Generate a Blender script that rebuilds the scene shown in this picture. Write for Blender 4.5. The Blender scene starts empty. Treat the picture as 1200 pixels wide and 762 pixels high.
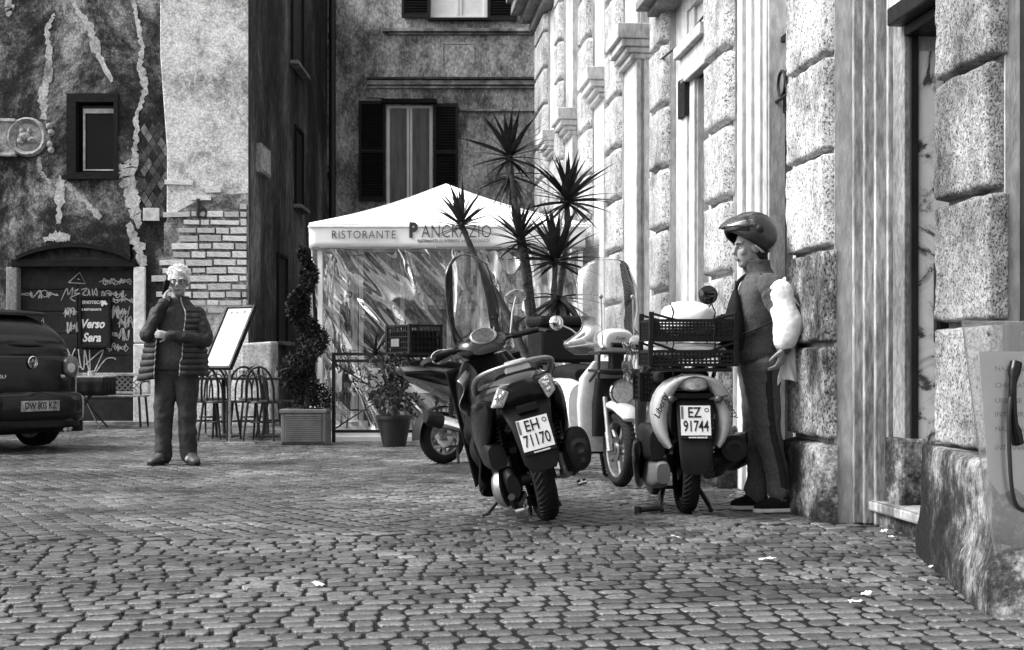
import bpy, bmesh, math, random
from mathutils import Vector, Matrix, Euler
random.seed(11)
PI = math.pi; RAD = math.radians
sc = bpy.context.scene; col = sc.collection
# ---------------------------------------------------------------- camera
F, H, HY = 1667.0, 0.90, 428.0            # focal length in px of the 1200 px wide photograph, eye height, horizon row
cam = bpy.data.cameras.new('camera'); cam.lens = 50.0; cam.sensor_width = 36; cam.sensor_fit = 'HORIZONTAL'
cam.shift_y = (HY-381)/1200; cam.clip_start = 0.1; cam.clip_end = 400
camo = bpy.data.objects.new('camera', cam); col.objects.link(camo)
camo.location = (0, 0, H); camo.rotation_euler = (RAD(90), 0, 0); sc.camera = camo
# ---------------------------------------------------------------- world, sun, exposure
SUN_EL, SUN_AZ = 48, 262                  # degrees; azimuth clockwise from +Y
w = bpy.data.worlds.new('World'); sc.world = w; w.use_nodes = True
nt = w.node_tree; bg = nt.nodes['Background']
sky = nt.nodes.new('ShaderNodeTexSky'); sky.sky_type = 'NISHITA'; sky.sun_disc = False
sky.sun_elevation = RAD(SUN_EL); sky.sun_rotation = RAD(SUN_AZ); sky.air_density = 1.0; sky.dust_density = 5.0; sky.ozone_density = 1.0
bw = nt.nodes.new('ShaderNodeRGBToBW')    # black and white photograph: neutral light
nt.links.new(sky.outputs[0], bw.inputs[0]); nt.links.new(bw.outputs[0], bg.inputs[0]); bg.inputs[1].default_value = 0.15
sl = bpy.data.lights.new('sun', 'SUN'); sl.energy = 2.0; sl.angle = RAD(28); sl.color = (1, 1, 1)
so = bpy.data.objects.new('sun', sl); col.objects.link(so); so.location = (-20, 5, 30)
so.rotation_euler = (RAD(90-SUN_EL), 0, RAD(180-SUN_AZ))
sc.view_settings.view_transform = 'Standard'; sc.view_settings.look = 'None'
sc.view_settings.exposure = 1.15; sc.view_settings.gamma = 1
try: sc.view_settings.use_curve_mapping = False
except Exception: pass
# ---------------------------------------------------------------- helpers
def P(px, py, Y):                         # a pixel of the photograph at distance Y
    return Vector(((px-600)/F*Y, Y, H-(py-HY)/F*Y))
def GP(px, py):                           # a pixel on the ground
    return P(px, py, H*F/(py-HY))
def tag(o, label=None, cat=None, group=None, kind=None):
    if label: o['label'] = label
    if cat: o['category'] = cat
    if group: o['group'] = group
    if kind: o['kind'] = kind
    return o
def thing(name, label, cat, loc=(0, 0, 0), rot=(0, 0, 0), group=None):
    o = bpy.data.objects.new(name, None); col.objects.link(o); o.empty_display_size = .1
    o.location = loc; o.rotation_euler = rot
    return tag(o, label, cat, group)
def ring(c, ax, ay, w_, h_, p=2.0, n=16, ph=0):
    c = Vector(c); ax = Vector(ax); ay = Vector(ay); out = []
    for i in range(n):
        t = 2*PI*(i+ph)/n; a, b = math.cos(t), math.sin(t)
        out.append(c+ax*(w_*math.copysign(abs(a)**(2/p), a))+ay*(h_*math.copysign(abs(b)**(2/p), b)))
    return out
class MB:
    def __init__(s, world=None):
        s.v = []; s.f = []; s.M = world.matrix_basis.inverted() if world is not None else Matrix()
    def add(s, vs, fs):
        o = len(s.v); M = s.M
        s.v += [M @ Vector(p) for p in vs]; s.f += [tuple(i+o for i in f) for f in fs]; return s
    def box(s, c, d, r=None):
        R = Euler(r).to_matrix() if r else Matrix.Identity(3); c = Vector(c)
        x, y, z = d[0]/2, d[1]/2, d[2]/2
        vs = [c+R@Vector(q) for q in ((-x,-y,-z),(x,-y,-z),(x,y,-z),(-x,y,-z),(-x,-y,z),(x,-y,z),(x,y,z),(-x,y,z))]
        return s.add(vs, [(0,3,2,1),(4,5,6,7),(0,1,5,4),(1,2,6,5),(2,3,7,6),(3,0,4,7)])
    def bx(s, x0, x1, y0, y1, z0, z1):
        return s.box(((x0+x1)/2, (y0+y1)/2, (z0+z1)/2), (abs(x1-x0), abs(y1-y0), abs(z1-z0)))
    def hexa(s, b, t):                    # 4 bottom + 4 top corners
        return s.add(list(b)+list(t), [(0,3,2,1),(4,5,6,7),(0,1,5,4),(1,2,6,5),(2,3,7,6),(3,0,4,7)])
    def loft(s, rings, cap=True, closed=True):
        n = len(rings[0]); vs = [p for r in rings for p in r]; fs = []
        for k in range(len(rings)-1):
            for i in range(n if closed else n-1):
                j = (i+1) % n
                fs.append((k*n+i, k*n+j, (k+1)*n+j, (k+1)*n+i))
        if cap and closed:
            fs.append(tuple(range(n))[::-1]); fs.append(tuple((len(rings)-1)*n+i for i in range(n)))
        return s.add(vs, fs)
    def tube(s, pts, r, n=8, cap=True, flat=1.0):
        pts = [Vector(p) for p in pts]; m = len(pts)
        rs = r if isinstance(r, (list, tuple)) else [r]*m
        T = []
        for i in range(m):
            d = pts[min(i+1, m-1)]-pts[max(i-1, 0)]
            T.append(d.normalized() if d.length > 1e-9 else Vector((0, 0, 1)))
        up = Vector((0, 0, 1)) if abs(T[0].z) < .9 else Vector((0, 1, 0))
        a = T[0].cross(up).normalized(); rings = []
        for i in range(m):
            a = (a-T[i]*a.dot(T[i])); a = a.normalized() if a.length > 1e-6 else T[i].orthogonal().normalized()
            b = T[i].cross(a)
            rings.append([pts[i]+a*(rs[i]*math.cos(2*PI*k/n))+b*(rs[i]*flat*math.sin(2*PI*k/n)) for k in range(n)])
        return s.loft(rings, cap)
    def lathe(s, prof, n=24, M=None, cap=True):
        M = M or Matrix()
        rings = [[M@Vector((max(r, 1e-4)*math.cos(2*PI*k/n), max(r, 1e-4)*math.sin(2*PI*k/n), h)) for k in range(n)] for r, h in prof]
        return s.loft(rings, cap)
    def ell(s, c, r, n=14, m=9, R=None):
        R = R or Matrix.Identity(3); c = Vector(c); rings = []
        for j in range(m+1):
            t = PI*(j/m)*.98+PI*.01; q = math.sin(t); z = -math.cos(t)
            rings.append([c+R@Vector((r[0]*q*math.cos(2*PI*k/n), r[1]*q*math.sin(2*PI*k/n), r[2]*z)) for k in range(n)])
        return s.loft(rings)
    def prism(s, poly, M, t):             # polygon in local xy, thickness along local z, placed by M
        n = len(poly)
        vs = [M@Vector((x, y, 0)) for x, y in poly]+[M@Vector((x, y, t)) for x, y in poly]
        return s.add(vs, [tuple(range(n))[::-1], tuple(range(n, 2*n))]+[(i, (i+1) % n, n+(i+1) % n, n+i) for i in range(n)])
    def grid(s, fn, nu, nv):
        vs = [fn(i/nu, j/nv) for j in range(nv+1) for i in range(nu+1)]
        fs = [(j*(nu+1)+i, j*(nu+1)+i+1, (j+1)*(nu+1)+i+1, (j+1)*(nu+1)+i) for j in range(nv) for i in range(nu)]
        return s.add(vs, fs)
    def build(s, name, m, parent=None, smooth=0, bev=0, seg=2, sub=0, rem=0, solid=0, kind=None, disp=0, dsc=.09):
        me = bpy.data.meshes.new(name); me.from_pydata([tuple(p) for p in s.v], [], s.f)
        if len(s.v) < 60000:
            bm = bmesh.new(); bm.from_mesh(me); bmesh.ops.recalc_face_normals(bm, faces=bm.faces); bm.to_mesh(me); bm.free()
        me.materials.append(MT[m] if isinstance(m, str) else m)
        if smooth or rem or sub:
            me.polygons.foreach_set('use_smooth', [True]*len(me.polygons))
            if smooth and smooth < 180 and not rem: me.set_sharp_from_angle(angle=RAD(smooth))
        o = bpy.data.objects.new(name, me); col.objects.link(o)
        if parent is not None: o.parent = parent
        if solid: k = o.modifiers.new('thickness', 'SOLIDIFY'); k.thickness = solid; k.offset = 0
        if bev: k = o.modifiers.new('bevel', 'BEVEL'); k.width = bev; k.segments = seg; k.limit_method = 'ANGLE'; k.angle_limit = RAD(35); k.harden_normals = False
        if rem:
            k = o.modifiers.new('remesh', 'REMESH'); k.mode = 'VOXEL'; k.voxel_size = rem; k.use_smooth_shade = True
            k = o.modifiers.new('smooth', 'SMOOTH'); k.iterations = 4; k.factor = .5
        if disp:
            tx = bpy.data.textures.get('folds%.3f' % dsc) or bpy.data.textures.new('folds%.3f' % dsc, 'CLOUDS'); tx.noise_scale = dsc; tx.noise_depth = 2
            k = o.modifiers.new('folds', 'DISPLACE'); k.texture = tx; k.strength = disp; k.mid_level = .5; k.texture_coords = 'LOCAL'
        if sub: k = o.modifiers.new('subdivision', 'SUBSURF'); k.levels = sub; k.render_levels = sub
        if kind: o['kind'] = kind
        return o
def inst(src, name, parent, M, kind=None):    # another object on the same mesh
    o = bpy.data.objects.new(name, src.data if hasattr(src, 'data') else src); col.objects.link(o); o.parent = parent; o.matrix_basis = M
    return o
def copy_tree(o, parent=None):
    c = o.copy(); col.objects.link(c); c.parent = parent
    for ch in [x for x in bpy.data.objects if x.parent == o]: copy_tree(ch, c)
    return c
def words(body, size, m, parent, M, name='lettering', shear=0, offset=0, align='CENTER', ext=.0012, sx=1, space=1):
    cu = bpy.data.curves.new(name, 'FONT'); cu.body = body; cu.size = size; cu.shear = shear; cu.offset = offset
    cu.align_x = align; cu.align_y = 'CENTER'; cu.extrude = ext; cu.resolution_u = 3; cu.space_character = space
    t = bpy.data.objects.new('tmp', cu); col.objects.link(t)
    bpy.context.view_layer.update()
    me = bpy.data.meshes.new_from_object(t.evaluated_get(bpy.context.evaluated_depsgraph_get()))
    bpy.data.objects.remove(t); bpy.data.curves.remove(cu)
    me.transform(Matrix.Diagonal((sx, 1, 1, 1))); me.materials.clear(); me.materials.append(MT[m])
    o = bpy.data.objects.new(name, me); col.objects.link(o); o.parent = parent; o.matrix_basis = M
    return o
FRONT = Matrix.Rotation(PI/2, 4, 'X')     # text standing upright, read from -Y
def T(x, y, z): return Matrix.Translation((x, y, z))
def vn(x, y=0, z=0): 
    from mathutils import noise
    return noise.noise(Vector((x, y, z)))
# ---------------------------------------------------------------- materials
MT = {}
def mat(name, stops=.3, scale=3, detail=6, rough=.6, bump=0, bscale=40, stretch=(1, 1, 1), spec=.35, metal=0, fine=None, coat=0, dist=0, island=0, rvar=0, sheen=0, bdist=.01, pits=None, nr=.62):
    m = bpy.data.materials.new(name); m.use_nodes = True; MT[name] = m
    n = m.node_tree.nodes; L = m.node_tree.links; b = n['Principled BSDF']
    b.inputs['Roughness'].default_value = rough; b.inputs['Metallic'].default_value = metal
    b.inputs['Specular IOR Level'].default_value = spec; b.inputs['Coat Weight'].default_value = coat
    b.inputs['Coat Roughness'].default_value = .08
    if sheen: b.inputs['Sheen Weight'].default_value = sheen
    tc = n.new('ShaderNodeTexCoord'); mp = n.new('ShaderNodeMapping'); mp.inputs['Scale'].default_value = stretch
    L.new(tc.outputs['Object'], mp.inputs[0])
    def noi(s_, d_, dist_=0, nr_=.62):
        q = n.new('ShaderNodeTexNoise'); q.inputs['Scale'].default_value = s_; q.inputs['Detail'].default_value = d_
        q.inputs['Roughness'].default_value = nr_; q.inputs['Distortion'].default_value = dist_; L.new(mp.outputs[0], q.inputs['Vector']); return q
    def ramp(src, st):
        r = n.new('ShaderNodeValToRGB'); e = r.color_ramp.elements
        while len(e) < len(st): e.new(.5)
        for k, (p_, v_) in zip(e, st): k.position = p_; k.color = (v_, v_, v_, 1)
        L.new(src, r.inputs[0]); return r
    if isinstance(stops, (int, float)): stops = [(.25, stops*.78), (.75, stops*1.2)]
    q = noi(scale, detail, dist, nr); c = ramp(q.outputs[0], stops).outputs[0]
    def mul(c, d):
        x = n.new('ShaderNodeMix'); x.data_type = 'RGBA'; x.blend_type = 'MULTIPLY'; x.inputs[0].default_value = 1
        L.new(c, x.inputs[6]); L.new(d, x.inputs[7]); return x.outputs[2]
    if fine:                              # (scale, low, high)
        c = mul(c, ramp(noi(fine[0], 5).outputs[0], [(.38, fine[1]), (.62, fine[2])]).outputs[0])
    pit = None
    if pits:                              # (scale, low, threshold)
        pit = ramp(noi(pits[0], 3).outputs[0], [(pits[2]-.03, 0), (pits[2]+.03, 1)]).outputs[0]
        pc_ = ramp(noi(pits[0], 3).outputs[0], [(pits[2]-.03, pits[1]), (pits[2]+.03, 1)]).outputs[0]; c = mul(c, pc_)
    if island:
        g = n.new('ShaderNodeNewGeometry'); oi = n.new('ShaderNodeObjectInfo'); a = n.new('ShaderNodeMath'); a.operation = 'ADD'
        L.new(g.outputs['Random Per Island'], a.inputs[0]); L.new(oi.outputs['Random'], a.inputs[1])
        fr = n.new('ShaderNodeMath'); fr.operation = 'FRACT'; L.new(a.outputs[0], fr.inputs[0])
        c = mul(c, ramp(fr.outputs[0], [(0, 1-island), (1, 1+island)]).outputs[0])
    L.new(c, b.inputs['Base Color'])
    if rvar:
        r = ramp(noi(scale*2.3, 4).outputs[0], [(.35, max(.04, rough-rvar)), (.65, rough+rvar)]); L.new(r.outputs[0], b.inputs['Roughness'])
    if bump:
        u = n.new('ShaderNodeBump'); u.inputs['Strength'].default_value = bump; u.inputs['Distance'].default_value = bdist
        hgt = noi(bscale, 6).outputs[0]
        if pit is not None:
            ma = n.new('ShaderNodeMath'); ma.operation = 'MULTIPLY_ADD'; ma.inputs[1].default_value = .8; L.new(pit, ma.inputs[0]); L.new(hgt, ma.inputs[2]); hgt = ma.outputs[0]
        L.new(hgt, u.inputs['Height']); L.new(u.outputs[0], b.inputs['Normal'])
    return m
mat('cobble', [(.36, .028), (.5, .085), (.64, .20)], .7, 14, .33, 1.0, 70, spec=.9, fine=(70, .45, 1.3), island=.5, rvar=.14, nr=.76, bdist=.006)
mat('joint_dirt', [(.3, .005), (.7, .020)], 3, 6, .9, .5, 60, spec=.1)
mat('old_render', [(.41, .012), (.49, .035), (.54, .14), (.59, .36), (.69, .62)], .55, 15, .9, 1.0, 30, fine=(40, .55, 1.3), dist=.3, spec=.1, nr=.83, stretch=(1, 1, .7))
mat('pale_render', [(.34, .10), (.44, .34), (.50, .62), (.62, .84)], .9, 15, .9, 1.0, 40, fine=(34, .6, 1.12), spec=.1, nr=.85)
mat('patch_plaster', [(.36, .18), (.48, .42), (.6, .62)], 2.5, 14, .9, .7, 40, spec=.1, fine=(30, .6, 1.1), nr=.75)
mat('white_stone', [(.28, .30), (.42, .62), (.7, .76)], 2.4, 10, .8, .3, 50, spec=.2, fine=(14, .75, 1.05))
mat('pale_brick', [(.34, .26), (.46, .58), (.62, .82)], 4, 14, .9, .8, 60, spec=.1, island=.28, fine=(45, .55, 1.1), nr=.76)
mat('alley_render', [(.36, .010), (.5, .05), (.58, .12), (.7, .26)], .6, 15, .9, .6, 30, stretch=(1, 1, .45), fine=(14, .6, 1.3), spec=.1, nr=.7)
mat('far_render', [(.36, .04), (.45, .14), (.51, .34), (.58, .56), (.7, .78)], .7, 15, .9, .6, 30, stretch=(1, 1, .6), fine=(20, .6, 1.3), spec=.1, nr=.83)
mat('travertine', [(.37, .05), (.46, .18), (.54, .38), (.66, .54)], 1.5, 15, .8, .9, 50, stretch=(1, 1, .25), fine=(30, .55, 1.12), spec=.15, nr=.75)
mat('palazzo_wall', [(.34, .20), (.44, .42), (.54, .56), (.68, .64)], 1.1, 14, .8, .5, 60, stretch=(1, 1, .35), fine=(26, .75, 1.06), spec=.15, nr=.74)
mat('rough_block', [(.34, .14), (.44, .38), (.54, .56), (.68, .66)], 1.6, 14, .85, .9, 45, stretch=(1, 1, .8), fine=(30, .7, 1.08), spec=.15, bdist=.012, pits=(80, .25, .41), nr=.74)
mat('dimmed_weathered_block', [(.38, .03), (.46, .14), (.53, .34), (.62, .52)], 1.5, 15, .85, 1.0, 45, stretch=(1, 1, .6), fine=(34, .55, 1.15), spec=.15, bdist=.014, pits=(85, .2, .42), nr=.76)  # stained stone, colour also lowered for the dimmer right side
mat('dimmed_grey_block', [(.34, .07), (.44, .20), (.54, .34), (.68, .44)], 1.8, 14, .85, .9, 50, stretch=(1, 1, .8), fine=(30, .65, 1.1), spec=.15, bdist=.012, pits=(110, .28, .42), nr=.72)  # dirt and lens vignette both put into the colour
mat('dirty_plinth', [(.43, .012), (.51, .045), (.56, .18), (.66, .45)], 1.6, 15, .85, .9, 50, fine=(40, .5, 1.25), spec=.15, nr=.76)
mat('jamb_stone', [(.3, .09), (.5, .20), (.72, .36)], 2.2, 10, .8, .6, 40, stretch=(1, 1, .5), fine=(40, .6, 1.15), spec=.2)
mat('marble', [(.40, .08), (.45, .55), (.52, .72), (.75, .82)], 2.6, 12, .25, .05, 20, dist=3.0, spec=.4)
mat('door_dark', [(.3, .006), (.7, .020)], 2, 8, .6, .3, 30, fine=(9, .6, 1.4), spec=.3)
mat('wood_dark', [(.3, .005), (.7, .016)], 6, 8, .65, .4, 40, stretch=(1, 1, 3), spec=.12)
mat('shutter_paint', [(.3, .006), (.7, .016)], 5, 6, .6, .2, 30, spec=.25)
mat('white_paint', [(.3, .72), (.7, .86)], 4, 6, .5, .1, 30, spec=.4)
mat('chalk', [(.3, .55), (.7, .80)], 20, 3, .9)
mat('graffiti_paint', [(.3, .30), (.7, .62)], 14, 3, .8)
mat('iron_black', [(.3, .006), (.7, .02)], 8, 5, .45, .2, 60, spec=.4)
mat('steel', [(.3, .35), (.7, .55)], 8, 4, .3, 0, metal=1, rvar=.1)
mat('chrome', [(.3, .6), (.7, .8)], 8, 4, .10, 0, metal=1, rvar=.05)
mat('alloy', [(.3, .22), (.7, .42)], 10, 5, .38, .2, 80, metal=.9, rvar=.1)
mat('rubber', [(.3, .006), (.7, .014)], 9, 6, .75, .3, 60, spec=.2)
mat('black_plastic', [(.3, .005), (.7, .012)], 7, 6, .5, .12, 120, spec=.22, rvar=.12)
mat('black_gloss', [(.3, .004), (.7, .008)], 5, 5, .2, 0, spec=.25, rvar=.05)
mat('dark_paint', [(.3, .012), (.7, .020)], 5, 5, .2, 0, spec=.5, coat=.3, rvar=.05)
mat('grey_paint', [(.3, .12), (.7, .18)], 5, 5, .25, 0, spec=.5, coat=.4, rvar=.06)
mat('scooter_white', [(.3, .55), (.7, .72)], 3, 6, .25, 0, spec=.5, coat=.4, fine=(30, .9, 1.03), rvar=.08)
mat('tail_silver', [(.3, .30), (.7, .42)], 3, 6, .3, 0, spec=.5, coat=.3, rvar=.08)
mat('lens', [(.3, .30), (.7, .6)], 60, 2, .12, .3, 90, spec=.6)
mat('lens_dark', [(.3, .04), (.7, .12)], 50, 2, .12, .2, 90, spec=.6)
mat('plate_white', [(.3, .68), (.7, .80)], 9, 4, .4, spec=.4)
mat('ink', .008, 5, 2, .6)
mat('fabric_black', [(.3, .006), (.7, .016)], 6, 6, .8, .4, 90, spec=.12)
mat('awning', [(.3, .78), (.7, .84)], 2, 5, .7, .1, 14, spec=.2)
mat('valance', [(.3, .70), (.7, .80)], 2, 5, .6, .05, 14, spec=.25)
mat('lettering', .035, 5, 2, .6)
mat('leaf_dark', [(.3, .010), (.7, .045)], 8, 4, .42, .1, 30, spec=.4, island=.4)
mat('conifer', [(.3, .006), (.7, .035)], 9, 4, .7, spec=.2, island=.5)
mat('bark', [(.3, .03), (.7, .12)], 14, 8, .9, .9, 40, stretch=(1, 1, 3))
mat('soil', [(.3, .012), (.7, .04)], 20, 6, .95, .8, 50)
mat('pot_grey', [(.3, .10), (.7, .17)], 6, 6, .6, .2, 60)
mat('menu_paper', [(.3, .72), (.7, .80)], 3, 4, .6)
mat('table_cloth', [(.3, .6), (.7, .78)], 4, 5, .8, .2, 20)
mat('wood_dark_chair', [(.3, .006), (.7, .02)], 9, 6, .35, .1, 40, spec=.4)
mat('skin', [(.3, .24), (.7, .31)], 9, 6, .5, .15, 120, spec=.35)
mat('lip', .16, 9, 4, .4)
mat('eye_white', .6, 9, 3, .2)
mat('hair_white', [(.3, .55), (.7, .85)], 40, 6, .6, 1.0, 70, stretch=(1, 1, .4), spec=.3)
mat('hair_dark', [(.3, .006), (.7, .02)], 40, 6, .5, .8, 60)
mat('jacket_dark', [(.3, .012), (.7, .034)], 14, 6, .55, .7, 70, spec=.25)
mat('knit', [(.3, .03), (.7, .06)], 40, 6, .9, .6, 120, spec=.15, sheen=.2)
mat('jean_dark', [(.3, .022), (.7, .055)], 7, 8, .85, .6, 30, spec=.15)
mat('fleece', [(.3, .045), (.7, .085)], 60, 6, .95, .6, 130, spec=.1, sheen=.15)
mat('trouser_grey', [(.3, .07), (.7, .12)], 60, 6, .95, .5, 110, spec=.1, sheen=.12)
mat('trouser_panel', [(.3, .02), (.7, .04)], 60, 6, .95, .5, 110, spec=.1)
mat('white_cloth', [(.3, .70), (.7, .82)], 4, 6, .85, .35, 22, spec=.15)
mat('white_rubber', [(.3, .5), (.7, .7)], 12, 5, .7)
mat('shoe_leather', [(.3, .03), (.7, .09)], 14, 6, .5, .4, 50)
mat('helmet_grey', [(.3, .018), (.7, .03)], 4, 4, .3, spec=.35, coat=.1)
mat('mirror', .75, 4, 2, .03, metal=1)
mat('relief_stone', [(.3, .12), (.45, .30), (.7, .52)], 7, 8, .85, .5, 60, fine=(30, .6, 1.15))
mat('litter', .7, 9, 3, .8)
mat('glass_dark', [(.3, .004), (.7, .009)], 1.2, 4, .08, .02, 3, spec=.15)
mat('pane_grey', [(.3, .02), (.7, .13)], 1.5, 6, .1, spec=.35, stretch=(5, 1, .6))
mat('curtain', [(.3, .02), (.7, .10)], 3, 6, .8, .3, 8, stretch=(6, 1, 1))
def clear(name, haze=.06, gloss_r=.05, tint=.92, fres=1.35, boost=0.0):
    m = bpy.data.materials.new(name); m.use_nodes = True; MT[name] = m
    n = m.node_tree.nodes; L = m.node_tree.links; n.remove(n['Principled BSDF']); out = n['Material Output']
    tr = n.new('ShaderNodeBsdfTransparent'); tr.inputs[0].default_value = (tint, tint, tint, 1)
    di = n.new('ShaderNodeBsdfDiffuse'); di.inputs[0].default_value = (.8, .8, .8, 1)
    gl = n.new('ShaderNodeBsdfGlossy'); gl.inputs['Roughness'].default_value = gloss_r; gl.inputs['Color'].default_value = (1, 1, 1, 1)
    m1 = n.new('ShaderNodeMixShader'); m1.inputs[0].default_value = haze; L.new(tr.outputs[0], m1.inputs[1]); L.new(di.outputs[0], m1.inputs[2])
    fr = n.new('ShaderNodeFresnel'); fr.inputs[0].default_value = fres
    ad = n.new('ShaderNodeMath'); ad.operation = 'ADD'; ad.use_clamp = True; ad.inputs[1].default_value = boost; L.new(fr.outputs[0], ad.inputs[0])
    m2 = n.new('ShaderNodeMixShader'); L.new(ad.outputs[0], m2.inputs[0]); L.new(m1.outputs[0], m2.inputs[1]); L.new(gl.outputs[0], m2.inputs[2])
    L.new(m2.outputs[0], out.inputs[0])
clear('vinyl', .035, .06, .90, 1.5, .17)
clear('acrylic', .04, .04, .93, 1.45, .02)
clear('acrylic_edge_dark', .03, .08, .22, 1.5, .03)
clear('acrylic_scratched', .09, .12, .88, 1.45, .02)
clear('glass', .02, .03, .9, 1.5, .05)
# ================================================================ ground and paving
g = MB(); g.add([(-160, -60, -.009), (160, -60, -.009), (160, 260, -.009), (-160, 260, -.009)], [(0, 1, 2, 3)])
ground = g.build('ground', 'joint_dirt'); tag(ground, kind='structure')
def wallX(Y): return 2.6115-.096*Y
def stone_ring(cx, cy, ca, sa, w_, d_, rnd, z, tx, ty, grow):
    a, b = w_/2+grow, d_/2+grow; c = w_*rnd*.8; e = d_*(rnd+.06)
    pts = [(a-c, -b), (a, -b+e), (a*.99, b-e), (a-c*.9, b), (-a+c, b*.97), (-a, b-e*1.1), (-a*.98, -b+e), (-a+c*.8, -b)]
    return [(cx+x*ca-y*sa, cy+x*sa+y*ca, z+x*tx+y*ty) for x, y in pts]
stones = []; rr = random.Random(5)
def bound(X): return 7.75+.22*math.sin(X*1.3+.5)+.12*X      # where two fields of paving meet
def field(th, RW, r0, r1, u0, u1, wr, stag, keep):
    for r_ in range(r0, r1):
        x = u0-rr.uniform(0, .115)
        while x < u1:
            w_ = rr.uniform(*wr); u = x+w_/2; x += w_; v = r_*RW
            uu = u+.10*math.sin(v*.55+.6); vv = v+.10*math.sin(u*.42+1.1)+.035*math.sin(u*1.3+v*.8)
            X = uu*math.cos(th)-vv*math.sin(th); Y = uu*math.sin(th)+vv*math.cos(th)
            if Y < 3.0 or Y > 31.5 or abs(X) > .38*Y+2.2: continue
            if X > wallX(Y)+.55 or (X < -4.0 and Y > 21.6) or (Y > 22 and X > -.2) or not keep(X, Y): continue
            a = th+.10*.42*math.cos(u*.42+1.1)+rr.uniform(-.08, .08)
            stones.append((X, Y, a, w_-.010-rr.uniform(0, .011), RW-.009-rr.uniform(0, .017), rr.uniform(.11, .30),
                           rr.uniform(-.0035, .002)+.004*math.sin(X*1.7+.4)*math.sin(Y*.9), rr.uniform(-.025, .025), rr.uniform(-.03, .03)))
field(RAD(8), .112, -60, 300, -18, 18, (.080, .142), .052, lambda X, Y: Y < bound(X)-.02)
field(RAD(-58), .118, -250, 330, -34, 12, (.085, .125), .05, lambda X, Y: Y > bound(X)+.02)
def stone_geo(q, local=False):
    X, Y, a, w_, d_, rnd, z, tx, ty = q
    ca, sa = (1, 0) if local else (math.cos(a), math.sin(a))
    if local: X = Y = z = 0
    return stone_ring(X, Y, ca, sa, w_, d_, rnd, z, tx, ty, -.006)+stone_ring(X, Y, ca, sa, w_, d_, rnd, z-.003, tx, ty, 0)+stone_ring(X, Y, ca, sa, w_, d_, rnd, z-.022, 0, 0, .002)
SF = [tuple(range(8))]+[(i+8, (i+1) % 8+8, (i+1) % 8, i) for i in range(8)]+[(i+16, (i+1) % 8+16, (i+1) % 8+8, i+8) for i in range(8)]
vis = sorted([q for q in stones if abs(q[0]) < .358*q[1] and q[1] > 4.45], key=lambda q: q[1])[:300]
near = set(id(q) for q in vis)
variants = []
for k in range(12):
    me = bpy.data.meshes.new('cobble'); me.from_pydata(stone_geo(vis[k*7], True), [], SF); me.materials.append(MT['cobble']); variants.append((me, vis[k*7]))
for k, q in enumerate(vis):
    me, src = variants[k % 12]
    o = bpy.data.objects.new('cobble', me); col.objects.link(o); o.parent = ground
    o.matrix_basis = T(q[0], q[1], q[6]) @ Matrix.Rotation(q[2], 4, 'Z') @ Matrix.Diagonal((q[3]/src[3], q[4]/src[4], 1, 1))
V = []; Fc = []
for q in stones:
    if id(q) in near: continue
    o = len(V); V += stone_geo(q); Fc += [tuple(i+o for i in f) for f in SF]
me = bpy.data.meshes.new('cobbles'); me.from_pydata(V, [], Fc); me.materials.append(MT['cobble'])
o = bpy.data.objects.new('cobbles', me); col.objects.link(o); o.parent = ground; o['kind'] = 'stuff'
# ================================================================ helpers for fronts facing the camera
def holes_wall(mb, x0, x1, z0, z1, y0, y1, holes):
    xs = sorted(set([x0, x1]+[h for q in holes for h in q[:2]])); zs = sorted(set([z0, z1]+[h for q in holes for h in q[2:]]))
    for a, b in zip(xs, xs[1:]):
        for c, d in zip(zs, zs[1:]):
            if any(q[0] <= (a+b)/2 <= q[1] and q[2] <= (c+d)/2 <= q[3] for q in holes): continue
            mb.bx(a, b, y0, y1, c, d)
def pxr(x0, x1, ya, yb, Y):               # pixel rectangle -> X0, X1, Z0, Z1
    a = P(x0, yb, Y); b = P(x1, ya, Y); return a.x, b.x, a.z, b.z
def strip(mb, pts, widths, Y, t):         # ragged plate along a pixel polyline, standing proud of a wall at Y
    L, R = [], []
    for i, (p, w_) in enumerate(zip(pts, widths)):
        a = Vector(pts[max(0, i-1)]); b = Vector(pts[min(len(pts)-1, i+1)]); d = (b-a).normalized(); nrm = Vector((-d.y, d.x))
        L.append(Vector(p)+nrm*w_/2); R.append(Vector(p)-nrm*w_/2)
    poly = L+R[::-1]; n = len(L)
    for i in range(n-1):
        q = [P(*c, Y) for c in (L[i], L[i+1], R[i+1], R[i])]
        mb.hexa(q, [v-Vector((0, t, 0)) for v in q])
def ragged(pts, widths, n=4, seed=1):
    r = random.Random(seed); op, ow = [], []
    for i in range(len(pts)-1):
        for k in range(n):
            t = k/n; op.append((pts[i][0]*(1-t)+pts[i+1][0]*t+r.uniform(-1.3, 1.3), pts[i][1]*(1-t)+pts[i+1][1]*t))
            ow.append((widths[i]*(1-t)+widths[i+1]*t)*r.uniform(.5, 1.3))
    op.append(pts[-1]); ow.append(widths[-1]); return op, ow
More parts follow.
